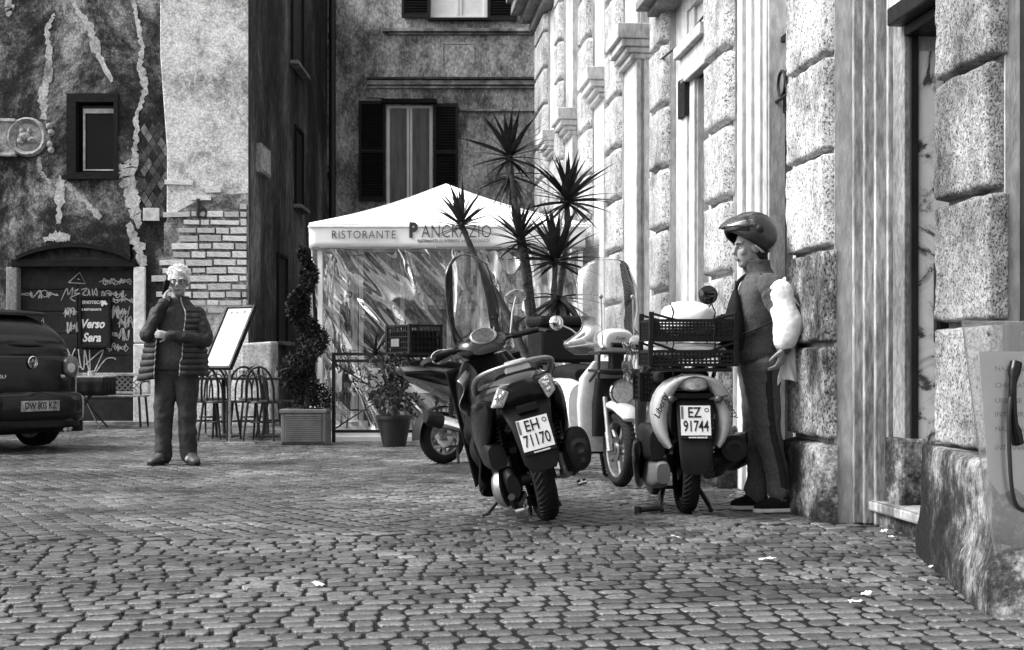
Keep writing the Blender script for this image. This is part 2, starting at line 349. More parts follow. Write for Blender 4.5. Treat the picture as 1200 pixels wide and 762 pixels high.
# ================================================================ old building on the left
YL = 21.7
ob = thing('old_building', 'old building with dark peeling stained walls, pale brick corner and graffiti-covered arched door', 'building', (-8, YL, 0))
DX = pxr(20, 157, 313, 497, YL); WX = pxr(80, 137, 112, 206, YL)
LUN = pxr(18, 152, 285, 301, YL)
m = MB(ob); holes_wall(m, -17, -4.03, -.05, 9.3, YL, YL+.6, [(DX[0], DX[1], -.05, LUN[3]), WX])
m.bx(-17, -4.03, YL+.6, 31.5, -.05, 9.3)
wl = m.build('wall', 'old_render', ob)
m = MB(ob); x0, x1, z0, z1 = pxr(196, 290, -300, 500, YL)
zz = [z0, 1.2, 2.1, 3.0, 4.2, 5.6, 7.5, 8.4, 9.25]
r2 = random.Random(3); left = [x0+r2.uniform(-.10, .08) for _ in zz]
for i in range(len(zz)-1):
    b = [(left[i], YL-.02, zz[i]), (x1+.012, YL-.02, zz[i]), (x1+.012, YL+.002, zz[i]), (left[i]-.02, YL+.002, zz[i])]
    t = [(left[i+1], YL-.02, zz[i+1]), (x1+.012, YL-.02, zz[i+1]), (x1+.012, YL+.002, zz[i+1]), (left[i+1]-.02, YL+.002, zz[i+1])]
    m.hexa(b, t)
m.build('plaster_corner', 'pale_render', ob)
m = MB(ob); mat('shaded_mortar', [(.38, .06), (.5, .20), (.62, .42)], 2.5, 14, .95, 1.0, 40, fine=(30, .5, 1.2), spec=.1, nr=.76)  # mortar, darkened to stand for the shadow in the brick joints
rg_t = [(192, 262), (204, 250), (222, 240), (240, 234), (262, 228), (290.4, 226)]
for (xa, ya), (xb, yb) in zip(rg_t, rg_t[1:]):
    b = [P(xa, 352, YL-.0225), P(xb, 352, YL-.0225), P(xb, yb, YL-.0225), P(xa, ya, YL-.0225)]; m.hexa(b, [q+Vector((0, .004, 0)) for q in b])
m.build('mortar_bed', 'shaded_mortar', ob)
# exposed bricks, each a piece of the wall
bm_ = MB(); bm_.box((0, 0, 0), (1, 1, 1)); bsrc = bm_.build('brick', 'pale_brick', wl, bev=.006, seg=1)
r2 = random.Random(8); first = True; k = 0
for cy in range(17):
    py = 214+cy*9.4; x = 196+(cy % 2)*11-(14 if cy > 8 else 0)+r2.uniform(-6, 6)
    while x < 288:
        wpx = r2.uniform(11, 36)
        if x+wpx > 291: wpx = 290.5-x
        gate = 1 if py > 262 else (py-200)/75
        if wpx > 6 and r2.random() < gate and not (py < 300 and x < 205 and r2.random() < .6):
            a = P(x+wpx/2, py, YL); s_ = (wpx-2.2)/F*YL
            o = bsrc if first else inst(bsrc, 'brick', wl, Matrix()); 
            if not first: md = o.modifiers.new('bevel', 'BEVEL'); md.width = .006; md.segments = 1
            first = False
            loc = ob.matrix_basis.inverted() @ Vector((a.x, YL-.034-r2.uniform(0, .014), a.z+r2.uniform(-.006, .006)))
            o.matrix_basis = T(*loc) @ Matrix.Rotation(r2.uniform(-.03, .03), 4, 'Y') @ Matrix.Diagonal((s_, .05, r2.uniform(.062, .094), 1))
        x += wpx
# plaster repairs
for i, (pts, ws) in enumerate([
    ([(63, 17), (55, 33), (57, 55), (57, 88), (50, 107), (51, 140)], [3, 7, 6, 9, 12, 9]),
    ([(86, 4), (105, 33), (114, 62), (131, 96)], [4, 11, 10, 3]),
    ([(156, -40), (156, 0), (162, 33), (167, 55), (164, 77), (171, 105), (160, 136), (160, 165), (156, 195)], [5, 5, 6, 6, 7, 8, 6, 6, 10]),
    ([(77, 215), (96, 232), (118, 256)], [5, 8, 6]), ([(46, 184), (47, 202), (60, 215)], [4, 5, 4]),
    ([(147, 190), (150, 205), (153, 225), (159, 250), (163, 268)], [16, 22, 20, 14, 3]),
    ([(52, 281), (66, 277), (82, 279)], [5, 12, 8]), ([(8, -20), (10, 8), (12, 18)], [9, 12, 6]),
    ([(73, 206), (70, 225), (69, 262)], [10, 12, 5]), ([(150, 262), (163, 292), (168, 312)], [8, 14, 10])]):
    op, ow = ragged(pts, ws, 9, i+2); m = MB(ob); strip(m, op, ow, YL, .008); m.build('plaster_patch', 'patch_plaster', ob)
# painted diamond tiles
m = MB(ob); q = [P(180-9, 160, YL), P(180, 148, YL), P(180+9, 160, YL), P(180, 172, YL)]
mat('tile_a', [(.3, .02), (.7, .08)], 6, 8, .9, fine=(9, .5, 1.4)); mat('tile_b', [(.3, .06), (.7, .2)], 6, 8, .9, fine=(9, .5, 1.4))
for k, (cx, cy) in enumerate([(169+10*(i % 3)+(5 if j % 2 else 0), 152+8*j) for j in range(13) for i in range(3) if (i+j*2) % 5 != 4]):
    if cx > 194: continue
    m = MB(ob); q = [P(cx+a, cy+b, YL) for a, b in ((-4.5, 0), (0, -7.2), (4.5, 0), (0, 7.2))]
    m.hexa(q, [v-Vector((0, .004, 0)) for v in q]); m.build('diamond_tile', 'tile_a' if (k*7) % 3 else 'tile_b', ob)
# small window
x0, x1, z0, z1 = WX; d = .10
m = MB(ob); y = YL-.03
for a in ((x0-.02, x0+.12, y, YL+.30, z0, z1+.03), (x1-.045, x1+.02, y, YL+.30, z0, z1+.03), (x0+.12, x1-.045, y, YL+.30, z1-.10, z1+.03), (x0+.12, x1-.045, y, YL+.3, z0, z0+.05)): m.bx(*a)
fr = m.build('window_frame', 'wood_dark', ob)
m = MB(ob); m.bx(x0-.08, x1+.03, YL-.09, YL+.1, z0-.06, z0-.003); m.build('window_sill', 'wood_dark', ob)
a, b, c, e = pxr(95, 135, 126, 199, YL); m = MB(ob)
for q in ((a, a+.025, c, e), (b-.02, b, c, e), (a+.025, b-.02, e-.07, e), (a+.025, b-.02, c, c+.02)): m.bx(q[0], q[1], YL+.1, YL+.14, q[2], q[3])
m.build('casement', 'white_stone', fr)
m = MB(ob); m.bx(x0, x1, YL+.15, YL+.16, z0, z1); m.build('pane', 'glass_dark', fr)
# arched doorway
x0, x1, z0, z1 = DX
m = MB(ob)
def arcpts(n=18): return [(18+134*i/n, 303-16*math.sin(PI*i/n)**.75) for i in range(n+1)]
ap = arcpts(); q = [P(a, b-4, YL) for a, b in ap]+[P(a, b+3, YL) for a, b in ap[::-1]]
n = len(ap)
for i in range(n-1):
    c4 = [P(ap[i][0], ap[i][1]+2.5, YL-.09), P(ap[i+1][0], ap[i+1][1]+2.5, YL-.09), P(ap[i+1][0], ap[i+1][1]-2.5, YL-.09), P(ap[i][0], ap[i][1]-2.5, YL-.09)]
    m.hexa(c4, [v+Vector((0, .14, 0)) for v in c4])
m.build('arch_moulding', 'wood_dark', ob)
m = MB(ob); m.bx(x0, x1, YL+.10, YL+.16, z1-.02, LUN[3]+.02); m.build('lunette', 'tile_a', ob)
m = MB(ob)                                  # spandrel filling over the arch
for i in range(n-1):
    c4 = [P(ap[i][0], ap[i][1]-2, YL+.002), P(ap[i+1][0], ap[i+1][1]-2, YL+.002), P(ap[i+1][0], 284, YL+.002), P(ap[i][0], 284, YL+.002)]
    m.hexa(c4, [v+Vector((0, .1, 0)) for v in c4])
m.build('spandrel', 'old_render', ob)
m = MB(ob); a = P(14, 313, YL); m.bx(a.x, P(160, 0, YL).x, YL-.06, YL+.2, z1-.002, z1+.12); m.build('lintel', 'wood_dark', ob, bev=.01)
m = MB(ob); a, b, c, e = pxr(157, 171, 313, 402, YL); m.bx(a, b, YL-.05, YL+.2, c, e)
a, b, c, e = pxr(157, 193, 403, 499, YL); m.bx(a, b, YL-.06, YL+.2, c-.04, e); m.build('door_jamb', 'white_stone', ob, bev=.02)
m = MB(ob); a, b, c, e = pxr(8, 21, 313, 499, YL); m.bx(a, b, YL-.05, YL+.2, c-.04, e); m.build('door_jamb', 'jamb_stone', ob, bev=.02)
dm = MB(ob); dm.bx(x0, x1, YL+.14, YL+.2, -.03, z1+.02); dr = dm.build('door', 'door_dark', ob)
for i in range(7):
    zb = .04+i*(z1-.04)/7
    m = MB(ob); m.bx(x0+.03, (x0+x1)/2-.008, YL+.115, YL+.142, zb+.006, zb+(z1-.04)/7-.006); m.bx((x0+x1)/2+.008, x1-.03, YL+.115, YL+.142, zb+.006, zb+(z1-.04)/7-.006)
    m.build('plank', 'door_dark', dr, bev=.004, seg=1)
m = MB(ob); m.bx(x0, P(193, 0, YL).x, YL-.12, YL+.2, -.04, .045); m.build('threshold', 'jamb_stone', ob, bev=.01)
# graffiti on the planks: flat strokes
YG = YL+.113
def strokes(polys, wpx, m='graffiti_paint', Y=YG, parent=None, name='graffiti_tag'):
    mb = MB(ob)
    for pl in polys:
        mb.tube([P(a, b, Y) for a, b in pl], wpx/F*Y/2, 5, True, 1)
    o_ = mb.build(name, m, parent or dr); return o_
def smooth(pl, n=6):
    out = []; pts = [Vector(p) for p in pl]
    for i in range(len(pts)-1):
        p0, p1, p2, p3 = pts[max(0, i-1)], pts[i], pts[i+1], pts[min(len(pts)-1, i+2)]
        for k in range(n):
            t = k/n; out.append(tuple(.5*((2*p1)+(p2-p0)*t+(2*p0-5*p1+4*p2-p3)*t*t+(3*p1-p0-3*p2+p3)*t**3)))
    out.append(tuple(pts[-1])); return out
def Z(pl, sx=1/5.86, ox=10, sy=1/5.86, oy=280): return [(a*sx+ox, b*sy+oy) for a, b in pl]
strokes([Z([(412, 300), (488, 230), (528, 308), (412, 300)]), Z([(474, 274), (486, 280)])], 1.3)
strokes([smooth(Z(q)) for q in ([(360, 425), (400, 340), (410, 385), (440, 335), (435, 390)], [(445, 360), (480, 345), (450, 375), (490, 375), (425, 405), (460, 430)],
    [(500, 350), (540, 340), (510, 380), (545, 385), (550, 345), (560, 390)], [(575, 345), (580, 390), (600, 340), (608, 390), (585, 365)])], 1.1)
def scribble(cx, cy, w_, h_, seed, n=9):
    r = random.Random(seed); out = []
    for k in range(2):
        f1, f2, p1, p2 = r.uniform(3.2, 4.6), r.uniform(3.5, 6.5), r.uniform(0, 6), r.uniform(0, 6)
        out.append([(cx-w_/2+w_*t+.09*w_*math.sin(2*PI*f1*t+p1), cy+h_*.5*math.sin(2*PI*f2*t+p2)*(.6+.4*math.sin(7*t+p1))) for t in [i/70 for i in range(71)]])
    return out
for cx, cy, w_, h_, sd in ((47, 345, 38, 10, 1), (136, 330, 34, 8, 2), (133, 345, 28, 9, 3), (143, 352, 30, 6, 4), (140, 366, 20, 16, 5), (141, 392, 22, 16, 6), (82, 366, 14, 12, 7), (84, 384, 13, 14, 8), (138, 407, 24, 10, 9), (147, 378, 16, 14, 12)):
    strokes(scribble(cx, cy, w_, h_, sd), .9)
strokes([smooth(Z(q)) for q in ([(240, 550), (195, 600), (205, 625), (240, 590), (235, 545)], [(195, 615), (215, 640), (248, 640)])], 1.1)
strokes([smooth([(60+a/6.93, 400+b/6.93) for a, b in q]) for q in ([(150, 110), (95, 140), (130, 215), (180, 200), (165, 120)], [(130, 60), (165, 140), (215, 225)], [(195, 60), (165, 150), (240, 215)],
    [(220, 65), (240, 200), (265, 220), (270, 70)], [(275, 70), (300, 210), (315, 225), (310, 70)], [(280, 190), (390, 90), (420, 85), (350, 250)], [(365, 250), (440, 150), (500, 135), (525, 150)])], 1.5)
# carved roundel
m = MB(ob); c = P(33, 161, YL); a, b, c0, e = pxr(-60, 20, 140, 184, YL)
m.bx(a, b, YL-.05, YL+.05, c0, e); m.bx(a, b, YL-.09, YL-.05, e-.05, e); m.bx(a, b, YL-.09, YL-.05, c0, c0+.05)
m.build('relief_panel', 'relief_stone', ob, bev=.012)
m = MB(ob); K = T(c.x, YL, c.z) @ Matrix.Rotation(PI/2, 4, 'X')
m.lathe([(.30, -.02), (.30, .05), (.27, .09), (.235, .06), (.215, .02), (.18, .03), (0.01, .035)], 36, K)
m.ell((c.x-.03, YL-.06, c.z+.0), (.10, .05, .07)); m.ell((c.x+.07, YL-.06, c.z-.05), (.07, .05, .05)); m.ell((c.x-.08, YL-.05, c.z+.08), (.04, .04, .06)); m.ell((c.x+.03, YL-.05, c.z+.09), (.03, .04, .05)); m.ell((c.x-.10, YL-.05, c.z-.06), (.06, .04, .06))
for i in range(5): m.ell((c.x+.33+.03*math.sin(i*2.1), YL-.03, c.z+.16-.09*i), (.05, .05, .055))
m.build('relief_roundel', 'relief_stone', ob, smooth=50)
# wall fittings
m = MB(); a, b, c, e = pxr(168, 187, 244, 259, YL); m.bx(a, b, YL-.03, YL, c, e); tag(m.build('wall_plaque', 'white_stone', bev=.004), 'small blank white plaque on the old wall beside the brick corner', 'plaque')
m = MB(); a = P(232, 233, YL-.07); b = P(232, 255, YL-.07); m.tube([a, b], .028, 6); c = P(234, 249, YL-.07)
m.tube(smooth([(p.x, p.z) for p in (c, P(239, 244, YL), P(243, 249, YL), P(240, 255, YL), P(236, 254, YL))]) and [Vector((x, YL-.07, z)) for x, z in smooth([(p.x, p.z) for p in (c, P(239, 244, YL), P(243, 249, YL), P(240, 255, YL), P(236, 254, YL))])], .012, 6)
m.box((a.x, YL-.035, b.z+.14), (.03, .075, .03)); tag(m.build('iron_hook', 'iron_black', smooth=60), 'black iron hook fixed in the pale brick corner', 'hook')
cb = thing('chalkboard', 'framed black chalkboard with white lettering hanging on the graffiti-covered door', 'chalkboard', P(111, 408, YL+.08))
a, b, c, e = pxr(92, 130, 347, 408, YL+.05)
m = MB(cb); y0, y1 = YL+.03, YL+.105
for q in ((a, a+.045, c, e), (b-.045, b, c, e), (a+.045, b-.045, e-.045, e), (a+.045, b-.045, c, c+.05)): m.bx(q[0], q[1], y0, y1, q[2], q[3])
m.build('frame', 'wood_dark', cb, bev=.008)
m = MB(cb); m.bx(a+.02, b-.02, YL+.06, YL+.1, c+.02, e-.02); bd = m.build('board', 'ink', cb)
inv = cb.matrix_basis.inverted()
def onb(px, py, Y, body, size, parent, m_='chalk', **k): 
    return words(body, size, m_, parent, inv @ Matrix.Translation(P(px, py, Y)) @ FRONT, **k)
onb(108, 354.5, YL+.056, 'ENOTECA', .068, bd, offset=.002); onb(107, 363, YL+.056, '& RISTORANTE', .045, bd, offset=.0015)
onb(108, 380, YL+.056, 'Verso', .185, bd, shear=.3, offset=.006, sx=.82); onb(107, 396, YL+.056, 'Sera', .185, bd, shear=.3, offset=.006, sx=.85)
m = MB(cb); q = P(122, 356, YL+.05)
for i in range(7): m.ell((q.x+random.uniform(-.035, .035), YL+.052, q.z+random.uniform(-.05, .05)), (.022, .006, .022), 8, 5)
m.build('chalk_drawing', 'chalk', bd)
# ---- alley side of the old building
XA = -4.03
def AY(px): return XA/((px-600)/F)
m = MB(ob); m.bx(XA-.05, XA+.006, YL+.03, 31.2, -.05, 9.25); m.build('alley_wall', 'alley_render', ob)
for px0, px1, ya, yb in ((345, 353, 150, 240), (341, 353, -30, 72), (324, 334, 300, 400)):
    ya_, yb_ = AY(px0), AY(px1); z1 = P(px0, ya, ya_).z; z0 = P(px0, yb, ya_).z
    m = MB(ob); m.bx(XA, XA+.012, ya_, yb_, z0, z1); wf = m.build('alley_window', 'ink', ob)
    m = MB(ob); m.bx(XA, XA+.16, ya_-.15, yb_+.1, z0-.07, z0); m.build('window_sill', 'jamb_stone', wf, bev=.01)
    m = MB(ob); m.bx(XA, XA+.05, ya_-.07, ya_, z0, z1); m.bx(XA, XA+.05, yb_, yb_+.07, z0, z1); m.bx(XA, XA+.05, ya_-.07, yb_+.07, z1, z1+.06); m.build('window_frame', 'wood_dark', wf)
m = MB(); Yp = AY(383); m.tube([(XA+.12, Yp, 0), (XA+.12, Yp, 9.3)], .075, 10); m.tube([(XA+.12, Yp, 5.0), (XA+.12, Yp, 5.12)], .09, 10); m.tube([(XA+.12, Yp, 8.0), (XA+.12, Yp, 8.12)], .09, 10); m.bx(XA, XA+.1, Yp-.02, Yp+.02, 5.04, 5.08)
tag(m.build('drainpipe', 'iron_black', smooth=50), 'dark drainpipe in the corner between the alley wall and the shuttered building', 'pipe')
mbx = thing('meter_box', 'small pale meter box on the dark alley wall above the conifer', 'meter box', (XA, AY(304), P(304, 206, AY(304)).z))
ya_, yb_ = AY(299.5), AY(311); z0, z1 = P(304, 205, AY(304)).z, P(304, 171, AY(304)).z
m = MB(mbx); m.bx(XA, XA+.09, ya_, yb_, z0, z1); m.build('case', 'jamb_stone', mbx, bev=.01)
m = MB(mbx); m.bx(XA+.088, XA+.10, ya_+.06, yb_-.06, z0+.05, z1-.05); m.build('lid', 'relief_stone', mbx)
# ================================================================ shuttered building across the end of the lane
YF = 31.0
fb = thing('shuttered_building', 'stained plaster building with dark louvred shutters behind the white tent', 'building', (0, YF, 0))
H1 = pxr(453, 507, 124, 246, YF); H2 = pxr(505, 571, -60, 22, YF)
m = MB(fb); holes_wall(m, XA, 9, -.05, 14, YF, YF+.5, [H1, H2]); m.bx(XA, 9, YF+.5, YF+5, -.05, 14); m.build('wall', 'far_render', fb)
def band(px0, px1, ya, yb, out, mt='far_render'):
    a, b, c, e = pxr(px0, px1, ya, yb, YF); m = MB(fb); m.bx(a, b, YF-out, YF+.01, c, e); m.build('moulding', mt, fb, bev=.01)
mat('far_band', [(.32, .08), (.5, .22), (.7, .42)], 1.5, 12, .9, .4, 14, fine=(5, .6, 1.4), spec=.15)
band(448, 660, 34, 38, .10, 'far_band'); band(455, 660, 38.5, 41, .05, 'far_band'); band(430, 660, 91, 94, .10, 'tile_a'); band(430, 660, 94.5, 100, .07, 'far_band'); band(430, 660, 101, 104, .04, 'far_band'); band(430, 450, 113, 115, .03); band(538, 660, 128, 131, .04, 'far_band')
for q in ((520, 556, 50, 52), (554, 556.5, 52, 75), (518, 520, 50, 76)): band(*q, .012, 'patch_plaster')
def shutter(px0, px1, ya, yb):
    a, b, c, e = pxr(px0, px1, ya, yb, YF); y = YF-.10; m = MB(fb); f = .055
    for q in ((a, a+f, c, e), (b-f, b, c, e), (a+f, b-f, e-f*1.4, e), (a+f, b-f, c, c+f*1.6), (a+f, b-f, (c+e)/2-.04, (c+e)/2+.04)): m.bx(q[0], q[1], y, y+.05, q[2], q[3])
    sh = m.build('shutter', 'shutter_paint', fb)
    m = MB(fb); k = int((e-c)/.062)
    for i in range(k): m.box(((a+b)/2, y+.03, c+.06+i*(e-c-.12)/k), (b-a-2*f, .055, .008), (RAD(40), 0, 0))
    m.build('louvres', 'shutter_paint', sh); m = MB(fb); m.bx(a+.02, b-.02, y+.07, y+.09, c+.03, e-.03); m.build('backing', 'ink', sh)
shutter(421, 452, 119, 236); shutter(508.5, 537, 122, 236); shutter(471, 504, -60, 22); shutter(572, 606, -60, 25)
a, b, c, e = pxr(448, 512, 117.5, 122, YF); m = MB(fb); m.bx(a, b, YF-.2, YF+.05, c, e); m.build('window_hood', 'wood_dark', fb)
def casement(Hh, panelled):
    x0, x1, z0, z1 = Hh; m = MB(fb); y = YF-.02; xm = (x0+x1)/2
    for q in ((x0, x0+.07, z0, z1), (x1-.07, x1, z0, z1), (xm-.06, xm-.006, z0+.06, z1-.06), (xm+.006, xm+.06, z0+.06, z1-.06), (x0+.07, x1-.07, z1-.06, z1), (x0+.07, x1-.07, z0, z0+.06)): m.bx(q[0], q[1], y, y+.06, q[2], q[3])
    wn = m.build('window', 'white_paint', fb)
    if panelled:
        m = MB(fb); m.bx(x0+.07, xm-.06, y+.02, y+.04, z0+.06, z1-.06); m.bx(xm+.06, x1-.07, y+.02, y+.04, z0+.06, z1-.06); m.build('blind_panel', 'white_paint', wn)
    else:
        for a, b in ((x0+.07, xm-.06), (xm+.06, x1-.07)):
            m = MB(fb); m.bx(a, b, y+.025, y+.031, z0+.06, z1-.06); m.build('pane', 'pane_grey', wn)
            m = MB(fb); m.grid(lambda u, v: (a+(b-a)*u, y+.12+.02*math.sin(u*26), z0+.06+(z1-z0-.12)*v), 30, 1); m.build('curtain', 'curtain', wn)
    m = MB(fb); m.bx(x0, x1, y+.3, y+.32, z0, z1); m.build('backing', 'ink', wn)
casement(H1, False); casement(H2, True)
m = MB(fb); a, b, c, e = pxr(505, 571, 22, 25, YF); m.bx(a-.05, b+.05, YF-.12, YF+.08, c, e); m.build('window_sill', 'wood_dark', fb)
# ================================================================ rusticated palazzo along the right
pz = thing('palazzo', 'pale stone palazzo with rusticated pilasters along the right of the lane', 'building', (2.6115, 0, 0), (0, 0, math.atan2(.9954, -.0956)))
PIL = [('A', 5.95, 6.53), ('B', 8.16, 8.91), ('C', 10.46, 11.15), ('D', 12.75, 13.36), ('E', 15.17, 15.97), ('F', 17.28, 18.10), ('G', 19.9, 20.5), ('H', 21.7, 23.0)]
# openings: u0, u1, top, wall face n, depth
OPN = [(6.62, 7.80, 2.74, -.32, .75), (9.12, 9.76, 6.2, -.08, .14), (11.42, 11.92, 3.3, -.08, .2), (13.6, 14.46, 6.2, -.075, .16), (16.2, 16.55, 6.2, -.075, .16), (18.35, 19.2, 6.2, -.075, .16), (20.65, 21.0, 6.2, -.075, .16)]
m = MB(); ends = [(-9, 5.55)]+[(a, b) for _, a, b in PIL]
m.bx(-9, 5.0, -1.2, -.30, -.05, 6.3); m.bx(5.0, 5.95, -1.2, -.45, -.05, 6.3)
for _, a, b in PIL: m.bx(a, b, -1.2, -.012, -.05, 6.3)
for (k, (u0, u1, zt, n_, dp)) in enumerate(OPN):
    a, b = PIL[k][2], PIL[k+1][1]
    m.bx(a, u0, -1.2, n_, -.05, 6.3); m.bx(u1, b, -1.2, n_, -.05, 6.3)
    if zt < 6.2: m.bx(u0, u1, -1.2, n_, zt, 6.3)
    if k: m.bx(u0, u1, -1.2, n_-dp, -.05, zt)
m.bx(-9, 23, -1.2, -.02, 6.3, 16); m.bx(15.9, 23, -6, -1.2, -.05, 16)
m.build('wall', 'palazzo_wall', pz)
m = MB()                                     # cornice between the floors
for n0, z0, z1 in ((.12, 6.28, 6.42), (.26, 6.42, 6.55), (.42, 6.55, 6.74), (.50, 6.74, 6.86)): m.bx(-9, 23.15, -.3, n0, z0, z1-.002)
m.build('cornice', 'jamb_stone', pz, bev=.015)
from mathutils import noise as _n
def block(u0, u1, z0, z1, proud, parent, mt, nu, nz, amp, seed, er=.017):
    mb = MB()
    def fn(i, j):
        u = u0+(u1-u0)*i; z = z0+(z1-z0)*j
        def ed(t, L): 
            e = min(t, 1-t)*L/er; e = min(1, e); return math.sqrt(max(0, 1-(1-e)**2))
        h = min(ed(i, u1-u0), ed(j, z1-z0))
        q = _n.noise(Vector((u*7+seed, z*7, seed)))*.6+_n.noise(Vector((u*19, z*19+seed, seed)))*.5+_n.noise(Vector((u*45, z*45, seed)))*.35
        e2 = _n.noise(Vector((u*9+seed*3, z*9, 3.3)))*.012
        return (u+(e2 if h > 0 else 0), -.02+(proud+.02)*h+q*amp*h, z+(e2 if 0 < h else 0))
    # denser rows near the rim
    def sp(t): return (.5-.5*math.cos(PI*t))*.72+t*.28
    mb.grid(lambda i, j: fn(sp(i), sp(j)), nu, nz)
    return mb.build('block', mt, parent, smooth=180)
for pi, (nm, a, b) in enumerate(PIL):
    m = MB(); m.bx(a+.012, b-.012, -.05, -.006, .0, 6.28); pc = m.build('pilaster', 'jamb_stone', pz)
    nu, nz = ((26, 24) if nm == 'A' else (22, 20) if nm == 'B' else (12, 10))
    z = .47 if nm != 'A' else .53; i = 0
    while z < 6.25:
        z1 = min(z+.552, 6.27)
        mt = 'dimmed_grey_block' if nm == 'A' else 'dimmed_weathered_block' if (nm == 'B' and z < 1.5) or (nm == 'C' and z < .9) else 'rough_block'
        rr = random.Random(pi*31+i)
        o = block(a+rr.uniform(-.012, .012), b+rr.uniform(-.012, .012), z+.008, z1-.012, .055 if nm not in 'A' else .06, pc, mt, nu, nz, .012 if nm in 'AB' else .009, pi*5.1+i*1.7)
        z = z1; i += 1
    if nm != 'A':
        bl = block(a-.03, b+.03, -.04, .455, .085, pc, 'dirty_plinth', 12, 10, .012, pi*3.3, .04); bl.name = 'plinth'
# worn, spreading plinth of the nearest pilaster (three courses of battered stone)
m = MB(pz)
lv = [(-.05, 0), (.04, .0), (.08, .01), (.12, .02), (.155, .10), (.18, .17), (.24, .25), (.30, .26), (.36, .265), (.42, .27), (.47, .275), (.50, .29), (.52, .36), (.53, .5)]
cB = [Vector((1.93, 6.80, 0)), Vector((1.70, 5.10, 0)), Vector((1.95, 5.02, 0)), Vector((2.7, 6.8, 0))]
cT = [Vector((1.962, 6.60, 0)), Vector((1.93, 5.55, 0)), Vector((2.2, 5.5, 0)), Vector((2.7, 6.6, 0))]
rings = []
for z, t in lv:
    c4 = [cB[i]*(1-t)+cT[i]*t for i in range(4)]; rg = []
    for i in range(4):
        for k in range(10):
            f = k/10; p = c4[i]*(1-f)+c4[(i+1) % 4]*f
            nz_ = vn(p.x*7, p.y*7, z*9)*.012+vn(p.x*20, p.y*20, z*30)*.004
            rg.append(Vector((p.x+nz_, p.y+nz_, z)))
    rings.append(rg)
m.loft(rings); m.build('plinth', 'dirty_plinth', pz, smooth=50)
# window and door surrounds: stacked architrave fillets
def arch(u0, u1, n_, z0, z1, steps, mt):
    m = MB(); L = (u1-u0)/len(steps)
    for i, h in enumerate(steps): m.bx(u0+i*L+(0 if i else .002), u0+(i+1)*L-(.0015 if i < len(steps)-1 else 0), n_-.05, n_+h, z0, z1-.001*i)
    return m.build('architrave', mt, pz, bev=.006)
arch(7.98, 8.155, -.32, 0, 6.2, [.06, .12, .09, .16, .21], 'travertine'); arch(7.80, 7.978, -.32, 0, 2.9, [.035], 'jamb_stone')
m = MB(); m.bx(7.76, 8.02, -.4, -.25, -.03, .5); m.build('jamb_base', 'dirty_plinth', pz, bev=.02)
arch(9.78, 10.455, -.08, 0, 6.2, [.015, .035, .02, .045, .03, .06, .045], 'palazzo_wall'); arch(8.915, 9.11, -.08, 0, 6.2, [.03], 'palazzo_wall')
arch(11.93, 12.745, -.08, 0, 6.2, [.03, .05, .02, .01], 'palazzo_wall'); arch(11.16, 11.41, -.08, 0, 6.2, [.03], 'palazzo_wall')
m = MB(); m.bx(11.3, 12.25, -.12, .0, 3.3, 3.52); m.bx(11.3, 12.30, -.12, .05, 3.52, 3.62); m.bx(11.32, 12.15, -.3, -.03, 3.9, 4.0); m.build('window_lintel', 'palazzo_wall', pz, bev=.01)
m = MB(); m.bx(11.2, 13.0, -.1, .14, 4.06, 4.12); m.bx(11.2, 13.05, -.1, .24, 4.12, 4.2); m.build('ledge', 'jamb_stone', pz, bev=.01)
for u0, u1 in ((14.46, 15.165), (16.55, 17.275), (19.2, 19.895), (21.0, 21.695)):
    m = MB(); m.bx(u0, u1, -.12, -.03, 0, 4.02); m.build('pier', 'palazzo_wall', pz, bev=.01)
    m = MB()
    for g_, z0, z1 in ((.03, 4.0, 4.06), (.08, 4.06, 4.12), (.13, 4.12, 4.2), (.17, 4.2, 4.36)): m.bx(u0-g_*.25, u1+.004, -.22, g_, z0, z1-.002)
    m.build('impost', 'palazzo_wall', pz, bev=.012)
    m = MB(); m.bx(u0+.02, u1, -.12, -.04, 4.36, 6.25); m.build('pier', 'palazzo_wall', pz, bev=.01)
# recessed doors and windows
m = MB(); m.bx(9.12, 9.76, -.225, -.19, 0, 2.62); d1 = m.build('door', 'door_dark', pz)
m = MB(); m.bx(9.14, 9.74, -.2, -.17, 2.62, 2.75); m.bx(9.14, 9.74, -.20, -.155, 3.1, 3.14); m.build('transom', 'wood_dark', pz)
m = MB()                                     # wrought iron scrolls over the transom
for k in range(3):
    c = Vector((9.25+k*.19, -.13, 2.80)); m.tube([c+Vector((.085*math.cos(t), .0, .085*math.sin(t))) for t in [PI*1.2-2*PI*1.1*i/16 for i in range(17)]], .011, 6)
m.tube([(9.14, -.13, 2.70), (9.76, -.13, 2.70)], .012, 6); m.build('ironwork', 'iron_black', pz, smooth=60)
m = MB(); m.bx(11.42, 11.92, -.27, -.25, 0, 3.3); m.build('door', 'door_dark', pz)
for k, (u0, u1) in enumerate(((13.6, 14.46), (16.2, 16.55), (18.35, 19.2), (20.65, 21.0))):
    m = MB(); m.bx(u0+.04, u1-.04, -.236, -.20, .6, 3.9); wn = m.build('window', 'glass_dark', pz)
    m = MB(); m.bx(u0, u0+.06, -.24, -.17, .5, 4); m.bx(u1-.06, u1, -.24, -.17, .5, 4); m.bx(u0+.06, u1-.06, -.24, -.17, 2.2, 2.28); m.build('frame', 'white_paint', wn)
m = MB(); m.bx(12.1, 12.35, -.07, .0, 3.02, 3.35); m.build('junction_box', 'black_plastic', pz, bev=.01)
m = MB(); m.tube([(9.8, -.0, 3.6), (10.5, .02, 3.66), (11.2, .05, 3.62), (12.1, -.02, 3.66), (12.8, .05, 3.64), (13.4, .02, 3.75)], .010, 6); m.build('cable', 'iron_black', pz)
